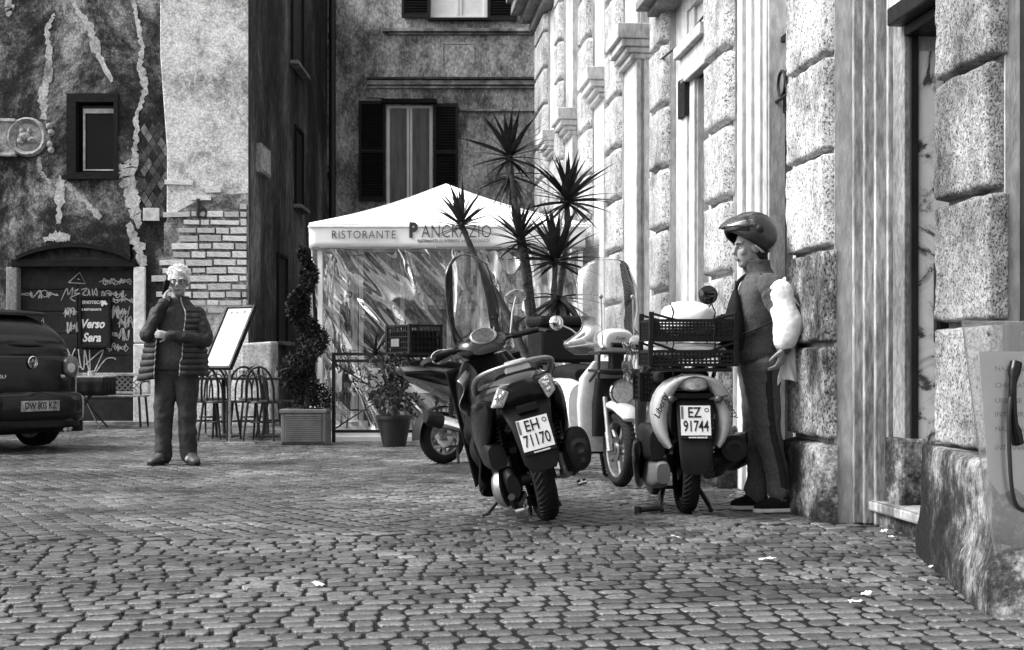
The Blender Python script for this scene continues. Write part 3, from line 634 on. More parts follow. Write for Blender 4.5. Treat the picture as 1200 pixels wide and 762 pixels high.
m = MB(); m.bx(5.0, 5.94, -.47, -.43, 0, 6.2); m.build('dark_panel', 'door_dark', pz)  # dark panel added so the lit recess wall reads dark
m = MB(); m.bx(5.905, 5.952, -.80, -.075, .54, 6.2); m.build('dark_board', 'iron_black', pz)  # dark board added over the pale pilaster end to darken it
# entrance: marble reveal, steel post, shutter box, bronze intercom, worn step
m = MB(); m.bx(7.785, 7.802, -.97, -.335, .13, 2.62); mr = m.build('marble_reveal', 'marble', pz)
m = MB(); m.bx(7.775, 7.80, -.355, -.315, .13, 2.7); m.build('door_edge', 'iron_black', pz)
m = MB(); m.bx(7.75, 7.784, -.66, -.44, 1.02, 1.46); m.build('frame', 'iron_black', mr, bev=.01)
m = MB(); m.bx(7.746, 7.752, -.63, -.47, 1.06, 1.40); m.build('glass', 'glass_dark', mr)
m = MB()
for z in (1.55, 2.28): m.tube([(7.75, -.53, z), (7.784, -.53, z)], .045, 12)
m.build('knob', 'black_gloss', mr)
m = MB(); m.bx(6.6, 7.82, -1.0, -.98, .1, 2.8); m.build('door_leaf', 'door_dark', pz)
m = MB(); m.bx(6.55, 7.80, -.5, -.28, 2.70, 2.76); m.bx(6.55, 7.84, -.5, -.20, 2.76, 2.86); m.build('shutter_box', 'black_plastic', pz, bev=.01)
m = MB(); m.bx(6.55, 7.86, -.5, -.22, 2.86, 3.25); m.build('fascia', 'white_stone', pz, bev=.01)
m = MB(); m.grid(lambda i, j: (6.6+1.52*i, -.95+.765*j, .135+.004*vn(i*9, j*9)), 20, 8)
m.bx(6.6, 8.12, -.95, -.185, .075, .134); m.build('step_slab', 'travertine', pz, bev=.012)
m = MB(); m.bx(6.62, 8.10, -.94, -.225, -.05, .077); m.build('step_riser', 'dirty_plinth', pz)
# ================================================================ restaurant tent
YT = 16.8; TX0 = P(369, 0, YT).x; TX1 = wallX(YT)-.13; YB = 20.3; TXB = wallX(YB)-.13
tent = thing('restaurant_tent', 'white restaurant tent with lettered valance and clear plastic front', 'tent', (-.7, YT, 0))
ZE, ZV, ZP = P(0, 262, YT).z, P(0, 291, YT).z, 3.26
pk = Vector((-.86, 18.5, ZP))
c4 = [Vector((TX0-.06, YT-.05, ZE)), Vector((TX1, YT-.05, ZE)), Vector((TXB, YB, ZE)), Vector((TX0-.06, YB, ZE))]
m = MB(tent)
for i in range(4):
    a, b = c4[i], c4[(i+1) % 4]
    def fn(u, v, a=a, b=b):
        e = a.lerp(b, u); p = e.lerp(pk, v); sag = .10*math.sin(PI*v)*(.6+.8*math.sin(PI*u))
        return (p.x, p.y, p.z-sag+(.012*math.sin(u*17+i)*math.sin(PI*v)) - .03*math.sin(PI*u)*(1-v))
    m.grid(fn, 24, 14)
m.build('roof', 'awning', tent, smooth=50, solid=.006)
m = MB(tent)
def val(a, b, nseg):
    m.grid(lambda u, v: Vector((a.lerp(b, u).x+.006*math.sin(u*23), a.lerp(b, u).y-.012*math.sin(u*19)*(1-v), ZV+(ZE-.0-ZV)*v-.03*math.sin(PI*u)*v)), nseg, 4)
val(c4[0], c4[1], 40); val(c4[0], c4[3], 30); vl = m.build('valance', 'valance', tent, smooth=60, solid=.006)
m = MB(tent); m.bx(TX0-.02, TX1, YT-.06, YT-.045, ZV-.012, ZV+.014); m.bx(TX0-.06, TX1, YT-.062, YT-.05, ZE-.028, ZE-.018); m.build('hem', 'grey_paint', vl)
inv = tent.matrix_basis.inverted()
def vt(px, py, body, size, **k): return words(body, size, 'lettering', vl, inv @ Matrix.Translation(P(px, py, YT-.067)) @ FRONT, ext=.003, **k)
vt(426, 275.5, 'RISTORANTE', .137, sx=.86, space=1.13, offset=-.0016); vt(484, 270.5, 'P', .235, offset=.012, sx=.8)
vt(535, 272, 'ANCRAZIO', .215, sx=.72, space=1.06, offset=-.003); vt(531, 282.5, 'RISTORANTE DI INTERESSE ARCHEOLOGICO', .048, sx=.83, space=1.05); vt(662, 273, '3', .13)
m = MB(tent)
for p in ((TX0+.06, YT+.03), (TX1-.06, YT+.03), (TX0+.06, YB-.05), (TXB-.06, YB-.05), (TX0+.42, YT+1.2), (-.42, YT+1.4)): m.bx(p[0]-.028, p[0]+.028, p[1]-.028, p[1]+.028, 0, ZE+.02)
m.build('post', 'white_paint', tent, bev=.004)
for a, b in ((c4[0], c4[1]), (c4[1], c4[2]), (c4[2], c4[3]), (c4[3], c4[0])):
    m = MB(tent); m.tube([a-Vector((0, 0, .04)), b-Vector((0, 0, .04))], .02, 6); m.build('beam', 'white_paint', tent)
m = MB(tent); m.bx(TX0, TX1, YT+.0, YB, 0, .11); m.build('floor_deck', 'white_paint', tent, bev=.01)
m = MB(tent); m.bx(TX0, TX1, YT-.02, YT-.001, .0, .055); m.build('deck_trim', 'white_paint', tent)
def fold(X, z):
    k = max(0, min(1, (X+1.1)/.7)); 
    dg = .15*_n.noise(Vector(((X*1.1+z*.95)*2.6, (X-z)*.42, 1.2)))+.05*_n.noise(Vector(((X+z)*7, (X-z)*1.1, 4.2)))
    ve = .13*_n.noise(Vector((X*3.4, z*.75, 7.7)))+.07*_n.noise(Vector((X*8+z*1.2, z*1.9, 2.2)))+.02*_n.noise(Vector((X*17, z*6, 9.2)))
    rd = (max(0, 1-2.6*abs(_n.noise(Vector(((X*1.0+z*.8)*1.5, (X-z)*.35, 21.2))))))**3*.10*(1-k)+(max(0, 1-2.6*abs(_n.noise(Vector((X*2.0+z*.35, z*.8, 31.2))))))**3*.11*k
    return dg*.8*(1-k)+ve*.8*k-rd
m = MB(tent); m.grid(lambda u, v: (TX0+.08+(TX1-TX0-.12)*u, YT+.08+fold(TX0+(TX1-TX0)*u, .12+2.3*v), .115+(ZE-.06-.115)*v), 230, 150); m.build('clear_curtain', 'vinyl', tent, smooth=180)
m = MB(tent); m.grid(lambda u, v: (TX0+.06-.10*v*v+fold(u*3.4+3, .12+2.3*v)*.8, YT+.06+(YB-YT-.1)*u, .115+(ZE-.06-.115)*v), 90, 60); m.build('clear_curtain', 'vinyl', tent, smooth=180)
m = MB(tent); m.grid(lambda u, v: (TX0-.03+.05*math.sin(v*9+u*3)*(1-v)-.03*math.sin(PI*v), YT-.01+.12*u+.03*math.sin(v*14), .1+(ZV-.1+.1)*v), 6, 40); m.build('rolled_curtain', 'white_cloth', tent, smooth=180, solid=.01)
mat('backdrop_dark', [(.3, .012), (.7, .05)], 2, 6, .8, .3, 10)
m = MB(tent); m.bx(TX0, TXB, YB-.03, YB, .1, 1.7); m.build('dark_backdrop', 'backdrop_dark', tent)  # opaque dark sheet added to make the tent interior dark
for i in range(5):
    m = MB(tent); x = TX0+.1+i*(TXB-TX0-.2)/4; m.bx(x-.03, x+.03, YB-.06, YB-.02, .1, ZE); m.build('rear_mullion', 'white_paint', tent)
# hanging bulbs
lb = thing('string_light', 'string of clear globe bulbs hanging inside the tent', 'string light', P(400, 296, 17.25))
pts = [P(382, 296, 17.25), P(395, 299, 17.25), P(415, 300, 17.3), P(440, 297, 17.4), P(500, 296, 17.4)]
m = MB(lb); m.tube(pts, .005, 5)
for px, py in ((382, 304), (390, 371), (426, 372), (409, 345), (514, 303)): m.tube([P(px, 297, 17.3), P(px, py-3, 17.3)], .003, 4)
cw = m.build('cable', 'iron_black', lb)
for px, py in ((382, 304), (390, 371), (426, 372), (409, 345), (514, 303)):
    m = MB(lb); p = P(px, py, 17.3); m.ell(p, (.042, .042, .045)); b = m.build('bulb', 'glass', lb, smooth=180)
    m = MB(lb); m.lathe([(.016, 0), (.018, .03), (.008, .05)], 10, T(p.x, p.y, p.z+.035)); m.ell(p, (.012, .012, .02), 8, 6); m.build('socket', 'white_paint', b, smooth=60)
# ================================================================ railing panel in front of the tent
YR = 16.55; rl = thing('railing', 'dark metal railing panel with crossed bars in front of the tent', 'railing', P(445, 518, YR))
rl.location.z = 0
a = P(391, 0, YR).x; b = P(512, 0, YR).x; zt = P(0, 413, YR).z
for x in (a, b): m = MB(rl); m.bx(x-.02, x+.02, YR-.02, YR+.02, 0, zt); m.build('post', 'iron_black', rl, bev=.003)
for z in (zt-.02, zt-.10, .13): m = MB(rl); m.bx(a+.02, b-.02, YR-.017, YR+.017, z-.017, z+.017); m.build('rail', 'iron_black', rl)
for q in ((a, zt-.12, b, .15), (a, .15, b, zt-.12)): m = MB(rl); m.tube([(q[0], YR, q[1]), (q[2], YR, q[3])], .010, 6); m.build('cross_bar', 'iron_black', rl)
# ================================================================ planter and spiral conifer
YP = 16.2; c = P(359, 521, YP); pl = thing('planter_box', 'grey slatted square planter holding the spiral conifer', 'planter', (c.x, YP, 0))
m = MB()
for q in ((-.25, -.21, -.25, .25), (.21, .25, -.25, .25), (-.21, .21, -.25, -.225), (-.21, .21, .225, .25)): m.bx(q[0], q[1], q[2], q[3], .0, .36)
m.build('box', 'pot_grey', pl, bev=.006)
m = MB()
for q in ((-.265, .265, -.265, -.20), (-.265, .265, .20, .265), (-.265, -.20, -.20, .20), (.20, .265, -.20, .20)): m.bx(q[0], q[1], q[2], q[3], .36, .405)
m.build('rim', 'pot_grey', pl, bev=.008)
for i in range(13): m = MB(); m.bx(-.205, .205, -.262, -.248, .045+i*.0235, .045+i*.0235+.013); m.build('slat', 'pot_grey', pl)
m = MB(); m.bx(-.24, .24, -.262, -.247, 0, .035); m.bx(-.21, .21, -.21, .21, .30, .33); m.build('soil', 'soil', pl)
tr = thing('spiral_conifer', 'clipped dark conifer trained into a spiral in the slatted planter', 'tree', (c.x, YP, .33))
m = MB(); m.tube([(0, 0, -.02), (.02, 0, .8), (-.01, 0, 1.6), (-.04, 0, 1.95)], [.035, .028, .018, .006], 8); m.build('trunk', 'bark', tr, smooth=60)
def leafcloud(mb, cen, n, size, rnd):
    vs, fs = [], []
    for p, rad in cen:
        for _ in range(n):
            d = Vector((rnd.gauss(0, 1), rnd.gauss(0, 1), rnd.gauss(0, 1))).normalized(); q = Vector(p)+d*rad*rnd.uniform(.45, 1.05)
            a = (d+Vector((rnd.gauss(0, .5), rnd.gauss(0, .5), rnd.gauss(0, .5)))).normalized(); b = a.orthogonal().normalized()
            b = Matrix.Rotation(rnd.uniform(0, 6.28), 3, a) @ b; s_ = size*rnd.uniform(.6, 1.4)
            o = len(vs); vs += [q-b*s_*.3, q+a*s_*.9+b*s_*.05, q+b*s_*.3, q-a*s_*.4]; fs += [(o, o+1, o+2), (o, o+2, o+3)]
    mb.add(vs, fs)
r3 = random.Random(4); cen = []
for i in range(64):
    t = i/63; z = .16+t*1.72; a = t*PI*4.6+.5; rad = .175*(1-t)**.6+.03
    cen.append(((rad*math.cos(a)-.03*t, rad*math.sin(a), z), .165*(1-.66*t)))
    if i % 2 == 0: cen.append(((-.03*t, 0, z), .13*(1-.72*t)))
m = MB(); leafcloud(m, cen, 150, .032, r3); m.build('crown', 'conifer', tr, kind=None)
# ================================================================ menu stand
YM = 16.3; c = P(269, 518, YM); ms = thing('menu_stand', 'slanted framed white menu board on a steel pole stand', 'menu stand', (c.x, YM, 0))
m = MB(); m.tube([(0, 0, .01), (0, 0, .86)], .017, 10); m.build('pole', 'steel', ms, smooth=50)
m = MB(); m.bx(-.29, .31, -.14, .16, 0, .022); m.build('base', 'steel', ms, bev=.004)
Bm = T(.0, -.03, 1.22) @ Matrix.Rotation(RAD(-32), 4, 'Z') @ Matrix.Rotation(RAD(-30), 4, 'X')
m = MB(); m.M = Bm; w_, h_ = .225, .42
for q in ((-w_, -w_+.035, -h_, h_), (w_-.035, w_, -h_, h_), (-w_+.035, w_-.035, h_-.035, h_), (-w_+.035, w_-.035, -h_, -h_+.035)): m.bx(q[0], q[1], -.025, .03, q[2], q[3])
m.build('frame', 'black_plastic', ms, bev=.006)
m = MB(); m.M = Bm; m.bx(-w_+.02, w_-.02, -.004, .02, -h_+.02, h_-.02); bd = m.build('menu_sheet', 'menu_paper', ms)
m = MB(); m.M = Bm
for x, z in ((-.11, .33), (-.02, .33), (.09, .34)): m.bx(x-.022, x+.022, -.0055, -.004, z-.022, z+.018)
m.bx(-.12, .12, -.0055, -.004, -.36, -.357); m.build('print', 'pot_grey', bd)
m = MB(); m.tube([(0, .0, .86), (0, .03, .97)], .014, 8); m.build('bracket', 'steel', ms)
# ================================================================ bistro tables and chairs by the alley
def make_chair(label, group):
    t = thing('bistro_chair', label, 'chair', (0, 0, 0), (0, 0, 0), group)
    m = MB(); m.lathe([(.01, .445), (.19, .445), (.205, .455), (.20, .47), (.01, .468)], 20); m.build('seat', 'wood_dark_chair', t, smooth=50)
    for sx, sy in ((-1, -1), (1, -1)): m = MB(); m.tube([(sx*.14, sy*.14, .45), (sx*.165, sy*.18, .2), (sx*.185, sy*.20, 0)], [.016, .015, .012], 8); m.build('leg', 'wood_dark_chair', t, smooth=60)
    for sx in (-1, 1): m = MB(); m.tube([(sx*.15, .15, .46), (sx*.17, .19, .2), (sx*.185, .23, 0)], [.016, .015, .012], 8); m.build('leg', 'wood_dark_chair', t, smooth=60)
    m = MB(); m.tube([(.17*math.cos(PI*i/14), .155+.10*math.sin(PI*i/14)*.7, .46+.42*math.sin(PI*i/14)**.6) for i in range(15)], .015, 8); m.build('back_hoop', 'wood_dark_chair', t, smooth=60)
    m = MB(); m.tube([(.10*math.cos(PI*i/12), .155+.085*math.sin(PI*i/12)*.7, .46+.32*math.sin(PI*i/12)**.6) for i in range(13)], .011, 8); m.build('inner_hoop', 'wood_dark_chair', t, smooth=60)
    m = MB(); m.tube([(.155*math.cos(2*PI*i/16), .02+.155*math.sin(2*PI*i/16), .22) for i in range(17)], .009, 6); m.build('stretcher', 'wood_dark_chair', t, smooth=60)
    return t
CL = 'dark bentwood bistro chair at the small tables beside the menu stand'
ch0 = make_chair(CL, 'bistro chairs beside the menu stand')
spots = [(238, 17.4, .3), (258, 17.15, -.2), (286, 17.3, .15), (309, 17.0, -.1), (325, 17.5, -1.2), (247, 18.6, 2.9), (298, 18.7, 3.3)]
for i, (px, Y, rz) in enumerate(spots):
    o = ch0 if i == 0 else copy_tree(ch0); o.location = ((px-600)/F*Y, Y, 0); o.rotation_euler = (0, 0, rz+PI)
inside = [(470, 17.9, 1.4), (560, 18.0, -1.5), (420, 18.0, .3), (600, 19.0, .2)]
for px, Y, rz in inside:
    o = copy_tree(ch0); o.location = ((px-600)/F*Y, Y, .11); o.rotation_euler = (0, 0, rz); o['label'] = 'dark bentwood chair at a laid table inside the tent'; o['group'] = 'chairs inside the tent'
def make_table(name, label, loc, top, cloth, group):
    t = thing(name, label, 'table', loc, (0, 0, 0), group)
    m = MB(); m.bx(-top, top, -top, top, .715, .745); m.build('tabletop', 'wood_dark_chair', t, bev=.006)
    m = MB(); m.lathe([(.20, 0), (.20, .015), (.05, .04), (.028, .08), (.028, .715)], 16); m.build('pedestal', 'iron_black', t, smooth=50)
    if cloth:
        m = MB(); rings = []
        for k, (e, z) in enumerate(((top+.004, .75), (top+.012, .742), (top+.03, .62), (top+.05, .45))):
            rg = ring((0, 0, z), (1, 0, 0), (0, 1, 0), e*1.12, e*1.12, 7, 64)
            if k > 1: rg = [p*(1+.03*(k-1)*math.sin(j*1.35))+Vector((0, 0, z*(1-(1+.03*(k-1)*math.sin(j*1.35))))) for j, p in enumerate(rg)]
            rings.append(rg)
        m.loft(rings, False); m.add([tuple(p) for p in rings[0]], [tuple(range(64))]); m.build('tablecloth', 'table_cloth', t, smooth=60)
    return t
def glass(loc, label, group):
    m = MB(); m.lathe([(.024, 0), (.032, .09), (.030, .09), (.022, .006), (.001, .006)], 12); o = m.build('drinking_glass', 'glass', None, smooth=60); o.location = loc
    tag(o, label, 'glass', group); return o
for px, Y in ((262, 17.95), (310, 17.85)):
    make_table('bistro_table', 'small dark square table among the bentwood chairs by the menu stand', ((px-600)/F*Y, Y, 0), .30, False, 'small tables by the menu stand')
    for dx, dy in ((-.2, -.15), (.18, -.18), (.2, .15), (-.15, .2), (0, .02)): glass(((px-600)/F*Y+dx, Y+dy, .745), 'clear tumbler standing on a small dark table by the menu stand', 'tumblers on the small tables')
for px, Y in ((510, 18.0), (455, 19.2), (590, 18.4)):
    make_table('dining_table', 'square table under a white cloth inside the tent', ((px-600)/F*Y, Y, .11), .36, True, 'laid tables inside the tent')
    for dx, dy in ((-.18, -.2), (.18, -.1), (.0, .15)): glass(((px-600)/F*Y+dx, Y+dy, .862), 'clear glass on a white clothed table inside the tent', 'glasses on the laid tables')
m = MB(); m.hexa([(-4.02, 21.0, -.02), (-3.55, 21.0, -.02), (-3.55, 21.66, -.02), (-4.02, 21.66, -.02)], [(-4.01, 21.05, 1.22), (-3.56, 21.05, 1.25), (-3.56, 21.66, 1.26), (-4.01, 21.66, 1.22)])
tag(m.build('stone_block', 'patch_plaster', bev=.03), 'pale squared stone block standing against the alley corner', 'stone block')
# ================================================================ bench and table by the graffiti door
YBn = 20.85; bx_ = P(122, 0, YBn).x
bn = thing('bench', 'pale framed bench with lattice back against the graffiti door', 'bench', (bx_, YBn, 0))
w_ = .62
m = MB()
for q in ((-w_, w_, .74, .785), (-w_, w_, .475, .51)): m.bx(q[0], q[1], .20, .235, q[2], q[3])
for x in (-w_, w_-.04): m.bx(x, x+.04, .20, .235, .51, .74)
m.build('back_frame', 'relief_stone', bn, bev=.005)
m = MB()
for i in range(-1, 16):
    x = -.6+i*.085
    for s_ in (-1, 1):
        a, b = (x, .52), (x+s_*.22, .735)
        if -w_+.03 < min(a[0], b[0]) and max(a[0], b[0]) < w_-.03: m.tube([(a[0], .215+s_*.006, a[1]), (b[0], .215+s_*.006, b[1])], .009, 5)
m.build('lattice', 'pot_grey', bn)
for i in range(4): m = MB(); m.bx(-w_, w_, -.22+i*.105, -.13+i*.105, .435, .46); m.build('slat', 'relief_stone' if i == 0 else 'pot_grey', bn, bev=.004)
for x in (-w_+.06, w_-.06):
    for y in (-.19, .18): m = MB(); m.tube([(x, y, .435), (x+.03*(1 if x > 0 else -1), y*1.15, 0)], .018, 8); m.build('leg', 'iron_black', bn)
for x in (-w_+.03, w_-.03): m = MB(); m.tube([(x, -.2, .44), (x, -.22, .62), (x, -.1, .66), (x, .2, .66)], .014, 8); m.build('arm_rest', 'iron_black', bn, smooth=60)
tb = thing('cafe_table', 'small table with dark hanging cloth in front of the lattice bench', 'table', (P(101, 0, 20.3).x, 20.3, 0))
m = MB(); m.bx(-.33, .33, -.3, .3, .72, .745); m.build('tabletop', 'relief_stone', tb, bev=.006)
m = MB(); m.grid(lambda u, v: (-.34+.68*u, -.31-.012*math.sin(u*22)*(1-v), .47+.255*v), 40, 3); m.grid(lambda u, v: (.335+.012*math.sin(u*22)*(1-v), -.31+.62*u, .47+.255*v), 40, 3); m.build('cloth', 'fabric_black', tb, smooth=180, solid=.004)
for q in (((-.25, -.2, 0), (.22, .2, .72)), ((.25, -.2, 0), (-.22, .2, .72)), ((-.25, .2, 0), (.22, -.2, .72)), ((.25, .2, 0), (-.22, -.2, .72))): m = MB(); m.tube(q, .013, 6); m.build('leg', 'iron_black', tb)
for dx in (-.16, .1):
    m = MB(); m.lathe([(.045, 0), (.05, .02), (.05, .07), (.03, .075), (.03, .02), (.001, .02)], 14); o = m.build('ashtray', 'relief_stone', None, smooth=50); o.location = (P(101, 0, 20.3).x+dx, 20.2, .745); tag(o, 'small pale bowl on the cafe table by the graffiti door', 'bowl', 'bowls on the cafe table')
# ================================================================ yucca
yk = thing('yucca_plant', 'tall multi-stemmed yucca with spiky dark leaf heads in a white planter', 'plant', (.30, 12.5, 0))
YY = 12.5
m = MB()
for q in ((-.30, -.27, -.27, .27), (.27, .30, -.27, .27), (-.27, .27, -.27, -.24), (-.27, .27, .24, .27)): m.bx(q[0], q[1], q[2], q[3], 0, .64)
m.bx(-.32, .32, -.29, .29, .60, .66); m.build('planter', 'white_stone', yk, bev=.02)
m = MB(); m.bx(-.26, .26, -.24, .24, .655, .672); m.build('soil', 'soil', yk)
lm = MB(); n = 6; L_, R_, C_ = [], [], []
for i in range(n+1):
    t = i/n; w2 = .048*math.sin(PI*min(1, t*.8+.18))**.8*(1-t**3)+.0015; dz = -.16*t*t
    L_.append((-w2, t, dz+w2*.35)); R_.append((w2, t, dz+w2*.35)); C_.append((0, t, dz))
lm.add(L_+C_+R_, [(i, i+1, n+1+i+1, n+1+i) for i in range(n)]+[(n+1+i, n+2+i, 2*n+3+i, 2*n+2+i) for i in range(n)])
lsrc = lm.build('leaf', 'leaf_dark', None, smooth=180); lsrc.hide_render = False
leafmesh = lsrc.data; bpy.data.objects.remove(lsrc)
inv = yk.matrix_basis.inverted(); r4 = random.Random(21)
heads = [((597, 184), -.05, .43, 56, 1.0, [(604, 243), (616, 300), (628, 400)]), ((541, 264), -.15, .38, 38, .85, [(556, 300), (590, 360), (622, 430)]), ((609, 282), -.25, .38, 40, .9, [(616, 330), (624, 420)]),
         ((665, 236), .1, .47, 58, 1.0, [(662, 300), (650, 380), (640, 430)]), ((651, 305), -.2, .50, 54, .9, [(648, 360), (640, 430)]), ((598, 208), .05, .36, 24, 1.5, None), ((657, 352), -.1, .46, 30, 1.45, None)]
for (px, py), dy, ln, cnt, spread, stem in heads:
    c = inv @ P(px, py, YY+dy)
    if stem:
        m = MB(); pts = [c]+[inv @ P(a, b, YY+dy*(1-(k+1)/(len(stem)+1))) for k, (a, b) in enumerate(stem)]+[Vector((.0+.1*dy, dy*.4, .62))]
        sp_ = []
        for i in range(len(pts)-1):
            for k in range(5): sp_.append(pts[i].lerp(pts[i+1], k/5))
        sp_.append(pts[-1]); nn = len(sp_)
        m.tube(sp_, [(.022+.022*i/nn)*(1+.10*math.sin(i*2.4)) for i in range(nn)], 9); m.build('trunk', 'bark', yk, smooth=60)
    m = MB(); m.ell(c, (.03, .03, .05), 8, 6); rs = m.build('rosette', 'leaf_dark', yk)
    for k in range(cnt):
        az = k*2.39996+r4.uniform(-.2, .2); f = (k+.5)/cnt
        el = RAD(86-f*118*spread+r4.uniform(-8, 8)) if spread <= 1 else RAD(10-f*62+r4.uniform(-8, 8))
        l = ln*r4.uniform(.85, 1.12)*(.8+.3*math.sin(PI*min(1, f*1.2)))
        R = Matrix.Rotation(az, 4, 'Z') @ Matrix.Rotation(el, 4, 'X') @ Matrix.Rotation(r4.uniform(-.4, .4), 4, 'Y')
        o = inst(leafmesh, 'leaf', rs, T(c.x, c.y, c.z+.03*(1-2*f)) @ R @ Matrix.Diagonal((l*1.15, l, l, 1)))
# leafy shrub in a pot by the railing
sb = thing('potted_shrub', 'leafy dark shrub in a grey pot between the railing and the scooters', 'plant', (P(462, 0, 15.9).x, 15.9, 0))
m = MB(); m.lathe([(.13, 0), (.19, .30), (.21, .30), (.21, .34), (.18, .34), (.17, .30), (.001, .30)], 20); m.build('pot', 'iron_black', sb, smooth=40)
m = MB()
for k in range(9):
    a = k*2.4; m.tube([(0, 0, .3), (.10*math.cos(a), .10*math.sin(a), .6), (.25*math.cos(a), .2*math.sin(a), .85+.1*math.sin(k))], [.014, .01, .004], 6)
m.build('stem', 'bark', sb)
m = MB(); r3 = random.Random(9); cen = [((r3.gauss(0, .16), r3.gauss(0, .12), r3.uniform(.45, 1.05)), .12) for _ in range(34)]
leafcloud(m, cen, 30, .045, r3); m.build('crown', 'leaf_dark', sb)
rs = MB(); rs.ell((-.2, 0, 1.05), (.03, .03, .05), 8, 6); rs = rs.build('rosette', 'leaf_dark', sb)
for k in range(34):
    az = k*2.39996; f = (k+.5)/34; el = RAD(80-f*110)
    inst(leafmesh, 'leaf', rs, T(-.2, -.1, 1.02) @ Matrix.Rotation(az, 4, 'Z') @ Matrix.Rotation(el, 4, 'X') @ Matrix.Diagonal((.33, .32, .32, 1)))
# ================================================================ scooters
AX = Matrix.Rotation(PI/2, 4, 'Y')        # lathe axis -> X
def wheel(root, y, r, w_, z=None, spokes=5, rim='alloy', bar=.62):
    z = r if z is None else z; K = T(0, y, z) @ AX
    ri = r-w_*.62
    m = MB(); m.lathe([(ri-.022, -w_*.28), (ri, -w_*.36), (ri+.006, -w_*.30), (ri-.006, 0), (ri+.006, w_*.30), (ri, w_*.36), (ri-.022, w_*.28), (ri-.022, -w_*.28)], 36, K, False)
    m.lathe([(.001, -.05), (.045, -.05), (.05, -.02), (.05, .02), (.045, .05), (.001, .05)], 18, K)
    for i in range(spokes):
        a = 2*PI*i/spokes; m.tube([K@Vector((.04*math.cos(a), .04*math.sin(a), 0)), K@Vector(((ri-.01)*math.cos(a+.18), (ri-.01)*math.sin(a+.18), 0))], [.02, .016], 6)
    wh = m.build('wheel', rim, root, smooth=45)
    m = MB(); pr = [(ri-.004, -w_*.40)]+[(r-w_*.62+w_*.62*math.sin(t), -w_*.5*math.cos(t)) for t in [PI*(.12+.76*i/10) for i in range(11)]]+[(ri-.004, w_*.40), (ri-.012, 0), (ri-.004, -w_*.40)]
    m.lathe(pr, 48, K, False); ty = m.build('tyre', 'rubber', wh, smooth=60)
    m = MB()                                # tread: chevron ribs
    for i in range(44):
        a = 2*PI*i/44
        for s_ in (-1, 1):
            pts = []
            for k in range(4):
                t = .10+k*.26; ph = PI/2+s_*t*1.05; rr_ = r-w_*.62+w_*.62*math.sin(ph)+.0015
                pts.append(K@Vector((rr_*math.cos(a+.07*k), rr_*math.sin(a+.07*k), -w_*.5*math.cos(ph))))
            m.tube(pts, .0055, 4, False)
    m.build('tread', 'rubber', wh, kind=None)
    m = MB(); m.lathe([(.04, w_*.32), (.09, w_*.34), (.09, w_*.36), (.04, w_*.37)], 24, K); m.build('brake_disc', 'steel', wh, smooth=40)
    return wh
def bodyloft(mb, secs, n=20, ax=(1, 0, 0)):  # (y, z, w, h, p[, x[, tilt]]) sections across Y
    rings = []
    for s_ in secs:
        y, z, w_, h_, p = s_[:5]; x = s_[5] if len(s_) > 5 else 0; ti = s_[6] if len(s_) > 6 else 0
        rings.append(ring((x, y, z), (1, 0, 0), (0, math.sin(ti), math.cos(ti)), w_, h_, p, n))
    mb.loft(rings); return mb
def spring(root, a, b, r=.03, turns=9):
    a, b = Vector(a), Vector(b); d = b-a; L = d.length; d.normalize(); u = d.orthogonal().normalized(); v = d.cross(u)
    m = MB(); N = turns*10
    m.tube([a+d*L*(.05+.62*i/N)+u*r*math.cos(2*PI*i/10)+v*r*math.sin(2*PI*i/10) for i in range(N+1)], .0065, 6)
    m.tube([a, a+d*L*.7], r*.5, 8); o = m.build('shock_spring', 'black_gloss', root, smooth=60)
    m = MB(); m.tube([a+d*L*.66, b], r*.85, 10); m.tube([b-u*.02, b+u*.02], r*1.1, 10); m.build('damper', 'alloy', o, smooth=60); return o
def plate(root, M, top, bottom, w_=.177, frame='black_plastic', foot=None):
    m = MB(); m.M = M; m.bx(-w_/2-.006, w_/2+.006, .001, .009, -w_/2-.022, w_/2+.006); f = m.build('plate_holder', frame, root, bev=.003)
    m = MB(); m.M = M; m.bx(-w_/2, w_/2, -.002, .001, -w_/2, w_/2); p = m.build('license_plate', 'plate_white', root, bev=.001)
    # characters are sub-parts of the plate
    words(top, .088, 'ink', p, M @ T(-.008, -.003, .045) @ FRONT, sx=.80, offset=.0008)
    words(bottom, .092, 'ink', p, M @ T(0, -.003, -.036) @ FRONT, sx=.66 if len(bottom) > 4 else .8, offset=.0008)
    m = MB(); m.M = M; m.bx(-w_/2+.002, -w_/2+.016, -.0035, -.0015, .01, w_/2-.004); m.build('band', 'pot_grey', p)
    m = MB(); m.M = M; m.lathe([(.013, 0), (.013, .002), (.009, .0021), (.009, .0)], 14, T(.066, -.0015, .062) @ Matrix.Rotation(PI/2, 4, 'X'), False); m.build('stamp', 'ink', p)
    if foot: words(foot, .017, 'plate_white', f, M @ T(.01, -.001, -w_/2-.011) @ FRONT, sx=1.2, offset=.0006)
    return p
